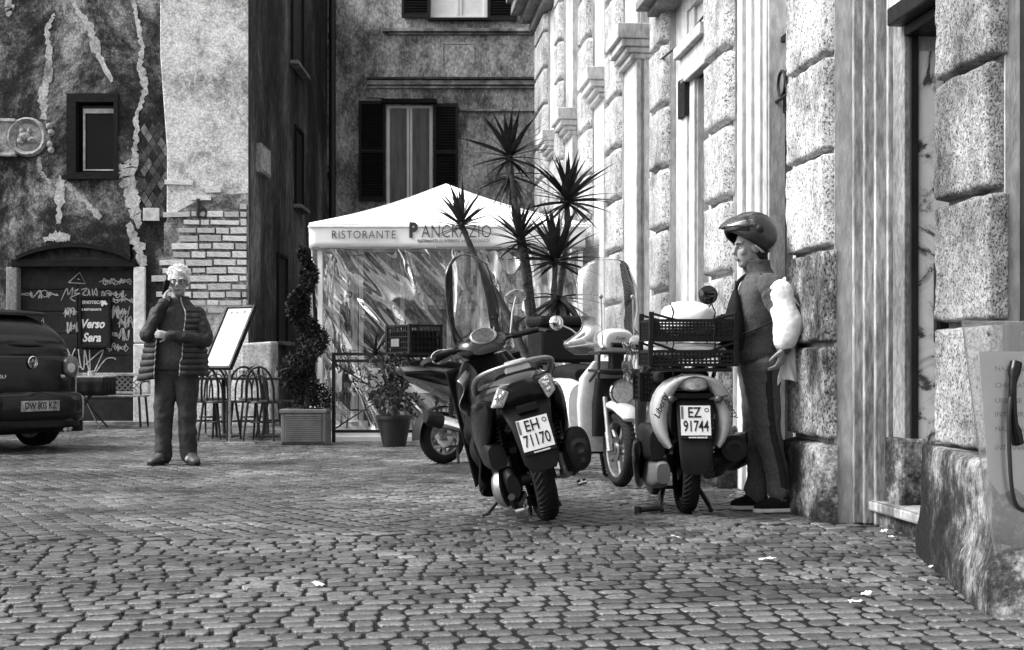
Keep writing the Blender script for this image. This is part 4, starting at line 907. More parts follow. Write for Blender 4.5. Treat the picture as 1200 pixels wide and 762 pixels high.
def mirror(root, base, head, r, shape='round', facing=(0, -1, .08), rim='chrome'):
    base, head = Vector(base), Vector(head); mid = base.lerp(head, .5)+Vector((0, 0, .02))
    m = MB(); m.tube([base, mid, head], .006, 7); st = m.build('mirror_stalk', 'black_plastic' if rim != 'chrome' else 'chrome', root, smooth=60)
    f = Vector(facing).normalized(); q = f.to_track_quat('Z', 'Y').to_matrix().to_4x4(); K = Matrix.Translation(head) @ q
    sx, sy = (1, 1) if shape == 'round' else (1.25, .85)
    m = MB(); m.M = K @ Matrix.Diagonal((sx, sy, 1, 1)); m.lathe([(.001, -.028), (r*.6, -.024), (r, -.004), (r*1.02, .004), (r*.93, .006)], 22, None, False); h = m.build('mirror_head', rim, root, smooth=50)
    m = MB(); m.M = K @ Matrix.Diagonal((sx, sy, 1, 1)); m.lathe([(.001, .004), (r*.93, .004)], 22, None, False); m.build('mirror_glass', 'mirror', h)
def grip(root, a, b, r=.018):
    m = MB(); m.tube([a, Vector(a).lerp(Vector(b), .5), b], r, 10); m.build('grip', 'rubber', root, smooth=60)
def screen(root, fn, mt, nu=24, nv=20, edge=True, name='windshield'):
    m = MB(); m.grid(fn, nu, nv); o = m.build(name, mt, root, smooth=180, solid=.004)
    if edge:
        e = [fn(i/nu, 0) for i in range(nu+1)]+[fn(1, j/nv) for j in range(1, nv+1)]+[fn(1-i/nu, 1) for i in range(1, nu+1)]+[fn(0, 1-j/nv) for j in range(1, nv+1)]
        m = MB(); m.tube(e, .0035, 5, False); m.build('rim', 'acrylic_scratched', o, smooth=180)
    return o
# ---------------------------------------------------------------- dark scooter in the middle, leaning on its side stand
s1 = thing('motor_scooter', 'dark scooter with clear windshield and leg cover, plate EH 71170, leaning on its stand', 'scooter', (.215, 8.17, .012), (0, RAD(-15), RAD(7.5)), 'scooters parked by the tent')
wheel(s1, 0, .265, .135, spokes=5, rim='black_gloss'); wheel(s1, 1.40, .27, .10, spokes=5, rim='black_gloss')
m = MB(); bodyloft(m, [(-.33, .80, .09, .035, 2.4), (-.27, .78, .17, .085, 2.6), (-.14, .75, .21, .13, 2.8), (.1, .70, .235, .17, 3), (.40, .64, .225, .18, 3), (.62, .56, .19, .16, 3)], 28); m.build('tail_fairing', 'dark_paint', s1, smooth=50)
for sx in (-1, 1):
    m = MB(); bodyloft(m, [(-.24, .73, .02, .03, 2.2, sx*.19), (-.12, .67, .035, .10, 2.2, sx*.215), (.12, .60, .045, .16, 2.2, sx*.235), (.42, .52, .04, .15, 2.2, sx*.225), (.62, .46, .02, .08, 2.2, sx*.2)], 18); m.build('side_panel', 'black_gloss', s1, smooth=60)
    m = MB(); m.M = T(sx*.135, -.292, .765) @ Matrix.Rotation(RAD(-25*sx), 4, 'Y'); m.prism([(-.035, -.06), (.028, -.045), (.045, .045), (-.02, .055)], FRONT @ T(0, 0, -.02), .06); t_ = m.build('tail_light', 'lens', s1, bev=.006)
    m = MB(); m.M = T(sx*.135, -.345, .765) @ Matrix.Rotation(RAD(-25*sx), 4, 'Y')
    for k in range(7): m.ell((random.uniform(-.02, .02), 0, random.uniform(-.035, .035)), (.013, .006, .013), 8, 5)
    m.build('reflector', 'chrome', t_)
m = MB(); bodyloft(m, [(-.20, .86, .12, .03, 2.6), (-.1, .875, .16, .045, 2.8), (.2, .85, .17, .06, 3), (.45, .82, .14, .06, 3), (.66, .80, .09, .05, 2.6)], 24); m.build('seat', 'fabric_black', s1, smooth=60)
rail = smooth3 = None
def sm3(pts, n=5):
    pts = [Vector(p) for p in pts]; out = []
    for i in range(len(pts)-1):
        p0, p1, p2, p3 = pts[max(0, i-1)], pts[i], pts[i+1], pts[min(len(pts)-1, i+2)]
        for k in range(n):
            t = k/n; out.append(.5*((2*p1)+(p2-p0)*t+(2*p0-5*p1+4*p2-p3)*t*t+(3*p1-p0-3*p2+p3)*t**3))
    out.append(pts[-1]); return out
m = MB(); m.tube(sm3([(-.215, .12, .80), (-.225, -.08, .86), (-.20, -.24, .905), (-.10, -.345, .925), (.10, -.345, .925), (.20, -.24, .905), (.225, -.08, .86), (.215, .12, .80)]), .019, 10, True, .75); gr = m.build('grab_rail', 'alloy', s1, smooth=60)
m = MB(); m.hexa([(-.075, -.372, .885), (.075, -.372, .885), (.07, -.30, .89), (-.07, -.30, .89)], [(-.06, -.365, .945), (.06, -.365, .945), (.06, -.31, .95), (-.06, -.31, .95)]); m.build('rail_plate', 'tail_silver', gr, bev=.006)
m = MB(); rings = []
for y, z, w_, d_ in ((-.20, .74, .15, .05), (-.27, .68, .14, .05), (-.325, .58, .115, .035), (-.355, .46, .105, .02), (-.372, .38, .10, .016), (-.375, .33, .07, .012)): rings.append(ring((0, y, z), (1, 0, 0), (0, .94, .34), w_, d_, 4, 20))
m.loft(rings); m.build('rear_mudguard', 'black_plastic', s1, smooth=50)
m = MB(); m.bx(-.06, .06, -.345, -.31, .655, .70); m.build('plate_lamp', 'black_plastic', s1, bev=.006)
plate(s1, T(0, -.385, .535) @ Matrix.Rotation(RAD(-10), 4, 'X'), 'EH', '71170', foot='www.moto')
spring(s1, (-.15, -.02, .66), (-.155, .0, .30)); spring(s1, (.15, -.02, .62), (.16, -.02, .24))
m = MB(); bodyloft(m, [(-.05, .43, .05, .07, 3, -.20), (.02, .44, .065, .085, 3.5, -.20), (.25, .44, .065, .085, 3.5, -.2), (.34, .42, .04, .06, 3, -.2)]); m.build('air_box', 'black_plastic', s1, smooth=50)
m = MB(); bodyloft(m, [(-.10, .25, .035, .07, 2.2, -.16), (0, .27, .05, .115, 2.4, -.165), (.2, .26, .055, .12, 2.6, -.165), (.45, .27, .05, .12, 2.6, -.16), (.58, .30, .03, .08, 2.2, -.15)]); m.build('engine', 'black_plastic', s1, smooth=50)
m = MB(); m.lathe([(.11, .0), (.105, .03), (.08, .055), (.03, .065), (.001, .066)], 28, T(-.20, .0, .245) @ Matrix.Rotation(-PI/2, 4, 'Y') @ Matrix.Rotation(RAD(-22), 4, 'X')); m.build('clutch_cover', 'alloy', s1, smooth=50)
m = MB(); m.tube([(-.19, -.12, .20), (-.17, 0, .13), (-.12, .25, .10), (-.05, .5, .12)], .022, 8); m.tube([(-.1, -.02, .26), (.1, -.02, .26)], .03, 10); m.build('swing_arm', 'black_plastic', s1, smooth=60)
for x, y, z in ((-.14, -.12, .115), (.21, -.02, .16)):
    m = MB(); m.tube([(x, y, z), (x+.05*(1 if x > 0 else -1), y, z)], .018, 10); m.tube([(x+.02, y-.03, z+.012), (x+.02, y+.03, z+.012)], .008, 6); m.build('foot_peg', 'chrome', s1, smooth=60)
m = MB(); rings = []
for y, z, w_, h_ in ((.5, .22, .025, .03), (.30, .24, .04, .06), (.16, .30, .065, .10), (-.16, .37, .072, .125), (-.235, .38, .068, .12), (-.25, .38, .045, .09)): rings.append(ring((.235, y, z), (1, 0, -.15), (.1, .1, 1), w_, h_, 2.3, 22))
m.loft(rings); ex = m.build('exhaust', 'black_plastic', s1, smooth=55)
m = MB(); K = T(.235, -.25, .38) @ Matrix.Rotation(PI/2, 4, 'X'); m.lathe([(.05, -.01), (.055, .004), (.03, .012), (.022, .004), (.001, 0)], 20, K); m.tube([(.235, -.24, .31), (.235, -.275, .31)], .016, 10)
for k in range(4): m.ell((.235+.045*math.cos(k*1.57+.5), -.25, .38+.085*math.sin(k*1.57+.5)), (.007, .006, .007), 6, 4)
m.build('end_cap', 'iron_black', ex, smooth=50)
m = MB(); m.tube([(-.14, .42, .20), (-.24, .36, .13), (-.315, .30, .088)], [.014, .012, .012], 8); m.box((-.32, .30, .088), (.05, .03, .012)); m.build('side_stand', 'iron_black', s1, smooth=50)
m = MB(); m.tube([(-.07, .1, .15), (-.09, .06, .05)], .012, 8); m.tube([(-.075, .1, .14), (.075, .1, .14)], .010, 8); m.tube([(.07, .1, .15), (.09, .06, .05)], .012, 8); m.build('centre_stand', 'iron_black', s1)
# front of the machine
m = MB(); bodyloft(m, [(.55, .30, .19, .07, 3), (.9, .30, .20, .06, 3), (1.06, .36, .22, .10, 3)], 20); m.build('floor_board', 'black_plastic', s1, smooth=50)
m = MB(); rings = []
for z, y, w_, d_ in ((.26, 1.10, .18, .05), (.45, 1.13, .25, .07), (.70, 1.14, .27, .08), (.88, 1.12, .22, .08), (.98, 1.08, .15, .08)): rings.append(ring((0, y, z), (1, 0, 0), (0, 1, 0), w_, d_, 2.8, 24))
m.loft(rings); m.build('leg_shield', 'dark_paint', s1, smooth=55)
m = MB(); m.tube(sm3([(0, 1.18, .42), (0, 1.30, .57), (0, 1.45, .565), (0, 1.58, .46)]), [.05, .07, .075, .075, .075, .075, .07, .07, .07, .07, .06, .06, .06, .05, .05, .03], 12, True, .45); m.build('front_mudguard', 'dark_paint', s1, smooth=60)
m = MB()
for x in (-.07, .07): m.tube([(x, 1.40, .27), (x, 1.22, .62)], .02, 8)
m.build('fork', 'alloy', s1, smooth=60)
st = Matrix.Translation((0, 1.02, 1.03)) @ Matrix.Rotation(RAD(10), 4, 'Z')
m = MB(); m.M = st; rings = []
for y, z, w_, h_ in ((-.10, .0, .11, .035), (-.05, .02, .16, .065), (.05, .03, .17, .085), (.14, .02, .13, .08), (.20, .0, .07, .05)): rings.append(ring((0, y, z), (1, 0, 0), (0, 0, 1), w_, h_, 2.4, 24))
m.loft(rings); hs = m.build('handlebar_cowl', 'dark_paint', s1, smooth=55)
m = MB(); m.M = st @ T(0, -.06, .075) @ Matrix.Rotation(RAD(55), 4, 'X'); m.lathe([(.075, 0), (.078, .01), (.07, .016), (.066, .008), (.001, .008)], 26, Matrix.Diagonal((1.15, .8, 1, 1))); m.build('instrument', 'tail_silver', hs, smooth=40)
m = MB(); m.M = st @ T(0, -.06, .075) @ Matrix.Rotation(RAD(55), 4, 'X'); m.lathe([(.062, .0105), (.001, .0106)], 26, Matrix.Diagonal((1.15, .8, 1, 1))); m.build('dial', 'lens_dark', hs)
def L1(x, y, z): return st @ Vector((x, y, z))
m = MB(); m.tube([L1(-.36, -.10, .03), L1(-.15, 0, .03), L1(.15, 0, .03), L1(.36, -.10, .03)], .012, 8); m.build('handlebar', 'iron_black', s1, smooth=60)
grip(s1, L1(.20, -.03, .03), L1(.36, -.10, .03), .02); grip(s1, L1(-.20, -.03, .03), L1(-.36, -.10, .03), .02)
for sx in (-1, 1):
    m = MB(); m.tube(sm3([L1(sx*.17, .05, .05), L1(sx*.30, .04, .03), L1(sx*.39, -.02, .02), L1(sx*.42, -.12, .0)]), [.03+.018*math.sin(i*.22) for i in range(16)], 10, True, .35); m.build('hand_guard', 'black_plastic', s1, smooth=60)
    m = MB(); m.tube([L1(sx*.18, -.02, .03), L1(sx*.22, .06, .02), L1(sx*.36, .03, .02)], .006, 6); m.build('brake_lever', 'alloy', s1)
    m = MB(); m.tube(sm3([L1(sx*.13, .02, .08), L1(sx*.15, .06, .20), L1(sx*.145, .04, .36)]), [.016]*11, 8, True, .6); m.build('screen_bracket', 'black_plastic', s1, smooth=60)
mirror(s1, L1(.20, 0, .05), L1(.30, .0, .27), .055, 'oval', (-.1, -1, -.12)); mirror(s1, L1(-.20, 0, .05), L1(-.30, -.05, .02), .055, 'oval', (.15, -1, .3))
def ws(u, v):
    a = (u-.5)*2; hw = .185*(1-.28*max(0, v-.45)**1.6*2.2-.12*(1-v)); 
    topc = .10*a*a*v
    return L1(a*hw, .13-.17*v-.045*a*a, .02+.60*v-topc)
screen(s1, ws, 'acrylic')
m = MB(); m.grid(lambda u, v: Vector(ws(.80+.195*u*math.sin(PI*min(1, v*.9+.08)), .04+.92*v))+Vector((.004, -.008, 0)), 6, 20); m.build('dark_edge_strip', 'acrylic_edge_dark', s1, smooth=180, solid=.003)  # added dark strip imitating the reflection on the edge-on side
def cover(u, v):
    y = 1.02-.52*u; top = .98-.22*u; bot = .37+.09*math.sin(u*7)-.20*u; z = top+(bot-top)*v
    x = -.11-.09*math.sin(PI*min(1, v*.75))-.07*v*u-.02*(1-u)+.035*math.sin(u*15+v*4)*v+.02*math.sin(v*13+u*5)
    return (x, y, z)
m = MB(); m.grid(cover, 30, 30); lc = m.build('leg_cover', 'fabric_black', s1, smooth=180, solid=.012)
m = MB(); m.grid(lambda u, v: (-.27+.50*u, 1.24-.02*math.sin(u*9+v*5)-.13*(2*u-1)**2, .95-.78*v+.04*math.sin(u*6)*v), 24, 24); m.build('leg_cover_front', 'fabric_black', s1, smooth=180, solid=.012)
m = MB(); m.tube([Vector(cover(i/20, .995)) for i in range(21)], .0045, 5); m.build('piping', 'tail_silver', lc)
m = MB(); m.grid(lambda u, v: (-.16-.08*u+.03*math.sin(v*7), .90-.12*u, .93-.24*v-.05*u), 8, 8); m.build('cover_lining', 'alloy', lc, smooth=180, solid=.004)
# ---------------------------------------------------------------- delivery scooter with crates (rear view)
s2 = thing('motor_scooter', 'delivery scooter with silver tail and crates on its rack, plate EZ 91744', 'scooter', (1.06, 8.66, 0), (0, 0, RAD(3)), 'scooters parked by the tent')
wheel(s2, 0, .245, .115, rim='black_gloss'); wheel(s2, 1.30, .25, .09, rim='black_gloss')
m = MB(); rings = []
for t in [i/24 for i in range(25)]:
    a = PI*(1.24-1.48*t); x = .195*math.cos(a)*(1+.0*t); z = .61+.225*math.sin(a)*(1 if math.sin(a) > 0 else 1.25)
    rings.append(ring((x, -.20+.03*abs(math.cos(a))**2, z), (math.cos(a), 0, math.sin(a)), (0, 1, 0), (.012+.040*math.sin(PI*min(1, 1.9*min(t, 1-t)+.04))-.016*math.exp(-((t-.5)/.16)**2)), .12, 3.2, 20))
m.loft(rings); tf = m.build('tail_fairing', 'tail_silver', s2, smooth=60)
for sx, rz in ((-1, 68), (1, -62)): words('Liberty', .055, 'ink', tf, T(sx*.205, -.315, .66) @ Matrix.Rotation(RAD(-rz), 4, 'Y') @ Matrix.Rotation(RAD(-14*sx), 4, 'Z') @ FRONT, shear=.3, ext=.004)
m = MB(); bodyloft(m, [(-.17, .62, .14, .19, 2.6), (.1, .62, .17, .20, 2.8), (.45, .58, .18, .20, 3), (.6, .50, .16, .16, 3)], 24); m.build('body', 'dark_paint', s2, smooth=50)
m = MB(); bodyloft(m, [(-.305, .79, .055, .035, 2.6), (-.27, .795, .085, .05, 2.8), (-.2, .80, .10, .055, 2.8)]); m.build('tail_light', 'lens', s2, smooth=60)
for sx in (-1, 1):
    m = MB(); m.tube([(sx*.08, -.22, .70), (sx*.125, -.27, .70)], .01, 7); m.ell((sx*.14, -.285, .70), (.026, .03, .026), 12, 8); m.build('indicator', 'lens_dark', s2, smooth=180)
m = MB(); m.bx(-.13, .13, -.26, -.22, .70, .735); m.build('tail_bracket', 'black_plastic', s2, bev=.006)
m = MB(); rings = []
for y, z, w_, d_ in ((-.19, .74, .105, .03), (-.25, .66, .105, .02), (-.30, .52, .103, .018), (-.335, .40, .10, .018), (-.35, .30, .09, .016), (-.352, .265, .07, .012)): rings.append(ring((0, y, z), (1, 0, 0), (0, .94, .34), w_, d_, 5, 20))
m.loft(rings); m.build('rear_mudguard', 'black_plastic', s2, smooth=50)
plate(s2, T(.0, -.325, .575) @ Matrix.Rotation(RAD(-12), 4, 'X'), 'EZ', '91744', foot='www.moto.it')
spring(s2, (-.135, -.05, .62), (-.14, .0, .24)); spring(s2, (.135, -.05, .60), (.14, .0, .24))
m = MB(); bodyloft(m, [(-.10, .42, .045, .09, 3.2, -.19), (.0, .43, .06, .11, 3.6, -.20), (.3, .43, .06, .11, 3.6, -.2), (.4, .42, .04, .08, 3, -.2)]); m.build('air_box', 'black_plastic', s2, smooth=50)
m = MB(); bodyloft(m, [(-.14, .25, .04, .06, 3, -.16), (0, .25, .06, .10, 3, -.165), (.3, .25, .06, .11, 3, -.165), (.6, .27, .04, .09, 2.4, -.15)]); m.build('engine', 'pot_grey', s2, smooth=50)
m = MB(); bodyloft(m, [(.05, .38, .02, .05, 2.2, -.29), (.12, .36, .03, .09, 2.2, -.285), (.32, .27, .03, .12, 2.2, -.25), (.6, .18, .03, .08, 2.2, -.2)]); m.build('foot_guard', 'black_gloss', s2, smooth=60)
m = MB(); rings = []
for y, z, w_, h_ in ((.5, .20, .03, .03), (.30, .26, .05, .06), (.16, .34, .075, .08), (-.16, .40, .085, .085), (-.20, .405, .078, .078)): rings.append(ring((.255, y, z), (1, 0, 0), (0, .15, 1), w_, h_, 2.1, 24))
m.loft(rings); ex = m.build('exhaust', 'black_plastic', s2, smooth=55)
m = MB(); m.lathe([(.055, .0), (.055, .012), (.03, .016), (.024, .002), (.001, -.01)], 20, T(.255, -.19, .405) @ Matrix.Rotation(PI/2+.15, 4, 'X')); m.build('end_cap', 'iron_black', ex, smooth=50)
m = MB(); bodyloft(m, [(-.12, .40, .012, .10, 2.5, .345), (.2, .36, .014, .12, 2.5, .345), (.45, .28, .012, .06, 2.5, .33)]); m.build('heat_shield', 'black_gloss', ex, smooth=60)
m = MB()
for sx in (-1, 1): m.tube([(sx*.10, .22, .16), (sx*.15, .05, .04), (sx*.15, -.02, .016)], .014, 8)
m.tube([(-.15, 0, .03), (-.30, -.03, .022)], .016, 8); m.tube([(-.11, .19, .14), (.11, .19, .14)], .012, 8); m.tube([(-.30, -.03, .045), (-.30, -.03, .0)], .022, 10); m.build('centre_stand', 'iron_black', s2, smooth=60)
m = MB(); bodyloft(m, [(.05, .83, .15, .05, 3), (.5, .82, .15, .06, 3), (.72, .80, .10, .05, 2.6)]); m.build('seat', 'fabric_black', s2, smooth=60)
m = MB()
for x in (-.20, -.07, .07, .20): m.tube([(x, -.30, .885), (x, .16, .885)], .011, 8)
for y in (-.28, -.05, .14): m.tube([(-.22, y, .872), (.22, y, .872)], .011, 8)
for x in (-.16, .16): m.tube([(x, -.1, .87), (x*.8, .02, .72)], .012, 8)
m.build('rack', 'iron_black', s2, smooth=60)
m = MB(); rings = []
for z, y, w_, d_ in ((.24, .98, .14, .04), (.45, 1.02, .17, .06), (.75, 1.04, .17, .07), (.95, 1.0, .12, .07)): rings.append(ring((0, y, z), (1, 0, 0), (0, 1, 0), w_, d_, 2.8, 24))
m.loft(rings); m.build('leg_shield', 'dark_paint', s2, smooth=55)
m = MB(); bodyloft(m, [(.60, .26, .17, .06, 3), (.95, .26, .18, .06, 3)]); m.build('floor_board', 'black_plastic', s2, smooth=50)
m = MB()
for x in (-.06, .06): m.tube([(x, 1.30, .25), (x, 1.10, .62)], .018, 8)
m.tube([(-.34, .86, 1.03), (-.12, .96, 1.02), (.12, .96, 1.02), (.34, .86, 1.03)], .012, 8); m.build('fork', 'alloy', s2, smooth=60)
m = MB(); bodyloft(m, [(.86, 1.02, .09, .04, 2.4), (.95, 1.04, .15, .07, 2.4), (1.08, 1.02, .12, .08, 2.4), (1.15, .98, .06, .05, 2.2)]); m.build('handlebar_cowl', 'tail_silver', s2, smooth=55)
m = MB(); m.tube(sm3([(0, 1.08, .42), (0, 1.18, .52), (0, 1.35, .525), (0, 1.48, .42)]), [.04]+[.06]*14+[.03], 12, True, .45); m.build('front_mudguard', 'tail_silver', s2, smooth=60)
grip(s2, (.2, .92, 1.03), (.35, .855, 1.035)); grip(s2, (-.2, .92, 1.03), (-.35, .855, 1.035))
mirror(s2, (.16, .9, 1.06), (.30, .86, 1.37), .063, 'round', (-.15, -1, -.12), 'black_plastic'); mirror(s2, (-.20, .9, 1.05), (-.205, .70, 1.05), .05, 'round', (.1, -1, .1))
m = MB(); rnd = random.Random(3); m.grid(lambda u, v: (-.31+.08*u+.012*math.sin(v*11), .60-.10*v+.03*math.sin(u*9+v*7), .80+.24*v+.01*math.sin(u*12)), 10, 16); m.build('plastic_sheet', 'acrylic_scratched', s2, smooth=180, solid=.004)
def crate(root, x0, x1, y0, y1, z0, z1, nx=16, nz=4, open_top=.35, mt='black_plastic'):
    hh = z1-z0; zl = z0+hh*(1-open_top)
    for x in (x0, x1):
        for y in (y0, y1): m = MB(); m.bx(x-.014, x+.014, y-.014, y+.014, z0, z1); m.build('corner_post', mt, root, bev=.003)
    for y in (y0, y1):
        m = MB(); k = nx
        for i in range(k+1): xx = x0+(x1-x0)*i/k; m.bx(xx-.004, xx+.004, y-.006, y+.006, z0, zl)
        for j in range(nz+1): zz = z0+(zl-z0)*j/nz; m.bx(x0, x1, y-.0045, y+.0045, zz-.0055, zz+.0055)
        m.bx(x0, x1, y-.009, y+.009, zl-.008, zl+.010); m.bx(x0, x1, y-.009, y+.009, z0-.004, z0+.014)
        for s_, xe in ((1, x0), (-1, x1)): m.tube([(xe, y, z1-.01), (xe+s_*.16*(x1-x0)/.5, y, zl)], .008, 5)
        m.build('lattice_side', mt, root)
    for x in (x0, x1):
        m = MB(); k = max(6, int(nx*.7))
        for i in range(k+1): yy = y0+(y1-y0)*i/k; m.bx(x-.006, x+.006, yy-.004, yy+.004, z0, zl)
        for j in range(nz+1): zz = z0+(zl-z0)*j/nz; m.bx(x-.0045, x+.0045, y0, y1, zz-.0055, zz+.0055)
        m.bx(x-.009, x+.009, y0, y1, zl-.008, zl+.010); m.build('lattice_end', mt, root)
    m = MB()
    for i in range(nx+1): xx = x0+(x1-x0)*i/nx; m.bx(xx-.005, xx+.005, y0, y1, z0, z0+.006)
    for i in range(9): yy = y0+(y1-y0)*i/8; m.bx(x0, x1, yy-.005, yy+.005, z0+.0005, z0+.0065)
    m.build('base', mt, root)
cr1 = thing('plastic_crate', 'lower black plastic crate strapped on the delivery scooter rack', 'crate', (1.055, 8.56, .897), (0, 0, RAD(4)), 'crates on the delivery scooter')
crate(cr1, -.255, .255, -.19, .17, 0, .150, 20, 3, .45)
cr2 = thing('plastic_crate', 'upper black plastic crate with white bag, stacked on the delivery scooter', 'crate', (1.055, 8.56, 1.049), (0, 0, RAD(4)), 'crates on the delivery scooter')
crate(cr2, -.25, .255, -.19, .17, 0, .165, 24, 6, .32)
def bag(name, label, loc, rx, ry, rz, seed):
    m = MB(); rings = []; mm = 16
    for j in range(mm+1):
        t = PI*(j/mm)*.96+.06; q = math.sin(t)**.7
        rings.append([Vector((rx*q*math.cos(2*PI*k/32), ry*q*math.sin(2*PI*k/32), -rz*math.cos(t)))*(1+.10*vn(seed+2.2*math.cos(2*PI*k/32), 2.2*math.sin(2*PI*k/32), j*.5)+.04*vn(seed+6*math.cos(2*PI*k/32), 6*math.sin(2*PI*k/32), j*1.1)) for k in range(32)])
    m.loft(rings); o = m.build(name, 'white_cloth', None, smooth=180); o.location = loc; tag(o, label, 'bag'); return o
bag('white_bag', 'crumpled white bag heaped in the upper crate on the delivery scooter', (1.055, 8.55, 1.175), .17, .15, .105, 1.0)
bag('white_bag', 'flat white bag lying in the lower crate on the delivery scooter', (1.06, 8.55, .985), .22, .16, .05, 4.0)
m = MB()
for x in (-.105, .14):
    m.tube([Vector((1.055+x-.012*(i % 2), 8.56-.205+.004*math.sin(i), .84+.046*i)) for i in range(9)]+[Vector((1.055+x, 8.52, 1.27)), Vector((1.055+x, 8.70, 1.24)), Vector((1.055+x, 8.74, .87))], .0045, 6)
    tag(m.build('elastic_strap', 'fabric_black', None), 'thin dark elastic strap holding the crates on the delivery scooter', 'strap', 'straps over the crates'); m = MB()
sc_ = MB(); 
cr3 = thing('plastic_crate', 'small black crate tucked between the delivery scooter and the white scooter', 'crate', (.885, 9.15, .675), (0, 0, RAD(4)), 'crates on the delivery scooter')
crate(cr3, -.075, .075, -.12, .12, 0, .18, 8, 5, .1)
# ---------------------------------------------------------------- white scooter facing the camera
hd = Vector((.26, -.9656)); fr_ = Vector((.80, 10.57)); WB = 1.20
s3 = thing('motor_scooter', 'white delivery scooter with tall clear windshield and front rack, facing out of the row', 'scooter', (fr_.x-hd.x*WB, fr_.y-hd.y*WB, 0), (0, 0, math.atan2(-hd.x, hd.y)), 'scooters parked by the tent')
wheel(s3, WB, .28, .10, rim='alloy'); wheel(s3, 0, .28, .11, rim='alloy')
m = MB(); m.tube(sm3([(0, WB-.20, .58), (0, WB-.05, .60), (0, WB+.14, .565), (0, WB+.22, .50)]), [.08]*5+[.085]*6+[.08, .07, .06, .05, .04], 14, True, .5); m.build('front_mudguard', 'scooter_white', s3, smooth=60)
m = MB()
for x in (-.075, .075): m.tube([(x, WB, .26), (x, WB-.05, .40)], .026, 10); m.tube([(x, WB-.04, .38), (x, WB-.12, .66)], .02, 10)
m.build('fork', 'alloy', s3, smooth=60)
m = MB(); m.lathe([(.001, -.09), (.07, -.08), (.10, -.01), (.104, .01), (.098, .02)], 28, T(0, WB+.06, .70) @ Matrix.Rotation(-PI/2, 4, 'X')); hl = m.build('headlight', 'chrome', s3, smooth=50)
m = MB(); m.lathe([(.098, .012), (.07, .026), (.001, .034)], 28, T(0, WB+.06, .70) @ Matrix.Rotation(-PI/2, 4, 'X')); m.build('lens', 'lens', hl, smooth=60)
m = MB(); rings = []
for z, y, w_, d_, cv in ((.24, WB-.36, .15, .035, 0), (.36, WB-.32, .215, .05, 0), (.60, WB-.27, .245, .055, 0), (.80, WB-.24, .235, .055, 0), (.93, WB-.20, .14, .05, 0)): rings.append(ring((0, y, z), (1, 0, 0), (0, 1, 0), w_, d_, 3.2, 28))
m.loft(rings); ls = m.build('leg_shield', 'scooter_white', s3, smooth=55)
m = MB(); rings = []
for z, y, w_, d_ in ((.36, WB-.25, .13, .05), (.60, WB-.19, .15, .06), (.80, WB-.17, .13, .05)): rings.append(ring((0, y, z), (1, 0, 0), (0, 1, 0), w_, d_, 3, 20))
m.loft(rings); m.build('front_panel', 'black_plastic', s3, smooth=50)
# luggage rack over the headlight
m = MB()
for z in (.86, .99): m.tube(sm3([(-.20, WB-.12, z), (-.20, WB+.12, z), (-.18, WB+.15, z), (.18, WB+.15, z), (.20, WB+.12, z), (.20, WB-.12, z)], 4), .012, 8)
for x in (-.2, .2): m.tube([(x, WB+.10, .78), (x, WB+.12, .99)], .012, 8); m.tube([(x, WB+.08, .86), (x*.9, WB-.16, .78)], .011, 8)
m.build('front_rack', 'iron_black', s3, smooth=60)
m = MB(); bodyloft(m, [(WB-.14, .855, .16, .018, 3), (WB+.05, .85, .18, .022, 3), (WB+.15, .845, .17, .02, 3)]); m.build('rack_pad', 'black_plastic', s3, smooth=50)
m = MB(); m.bx(-.05, .05, WB-.13, WB-.03, .86, 1.02); m.build('stem_cover', 'black_plastic', s3, bev=.015)
m = MB(); bodyloft(m, [(WB-.26, 1.06, .08, .05, 2.4), (WB-.20, 1.08, .14, .085, 2.6), (WB-.08, 1.08, .14, .095, 2.6), (WB-.02, 1.07, .12, .085, 2.4), (WB+.0, 1.07, .085, .06, 2.2)], 26); hs = m.build('handlebar_cowl', 'scooter_white', s3, smooth=60)
m = MB(); rings = [ring((0, WB+.002+k*.004, 1.075), (1, 0, 0), (0, 0, 1), .105-.01*k, .075-.008*k, 2.6, 26) for k in range(3)]; m.loft(rings); m.build('cowl_badge_panel', 'tail_silver', hs, smooth=40)
words('Free', .04, 'pot_grey', hs, T(0, WB+.013, 1.10) @ Matrix.Rotation(PI, 4, 'Z') @ FRONT, shear=.3)
m = MB(); m.tube([(-.34, WB-.28, 1.07), (-.13, WB-.16, 1.06), (.13, WB-.16, 1.06), (.34, WB-.28, 1.07)], .014, 8); m.build('handlebar', 'chrome', s3, smooth=60)
for sx in (-1, 1):
    grip(s3, (sx*.2, WB-.20, 1.065), (sx*.35, WB-.285, 1.07), .02)
    m = MB(); m.tube([(sx*.16, WB-.12, 1.06), (sx*.36, WB-.20, 1.03)], .007, 6); m.build('brake_lever', 'chrome', s3)
    m = MB(); m.tube([(sx*.125, WB-.03, 1.03), (sx*.125, WB-.06, 1.40)], .006, 8); m.ell((sx*.125, WB-.062, 1.41), (.018, .012, .018), 10, 6); m.ell((sx*.125, WB-.02, 1.03), (.02, .02, .02), 10, 6); m.build('screen_rod', 'alloy', s3, smooth=60)
def ws3(u, v):
    a = (u-.5)*2; lobe = math.exp(-((v-.10)/.10)**2)
    hw = .245-.05*max(0, v-.72)*3.0*abs(a)+.13*lobe-.03*math.exp(-((v-.32)/.10)**2)
    return (a*hw, WB-.03-.16*v-.13*a*a-.02, .98+.72*v-.07*(abs(a)**3)*(v > .5)*((v-.5)*2)**2)
screen(s3, ws3, 'acrylic', 30, 36)
mirror(s3, (.20, WB-.20, 1.08), (.40, WB-.30, 1.22), .055, 'round', (0, -1, 0)); mirror(s3, (-.20, WB-.20, 1.08), (-.30, WB-.30, 1.10), .055, 'round', (0, -1, 0))
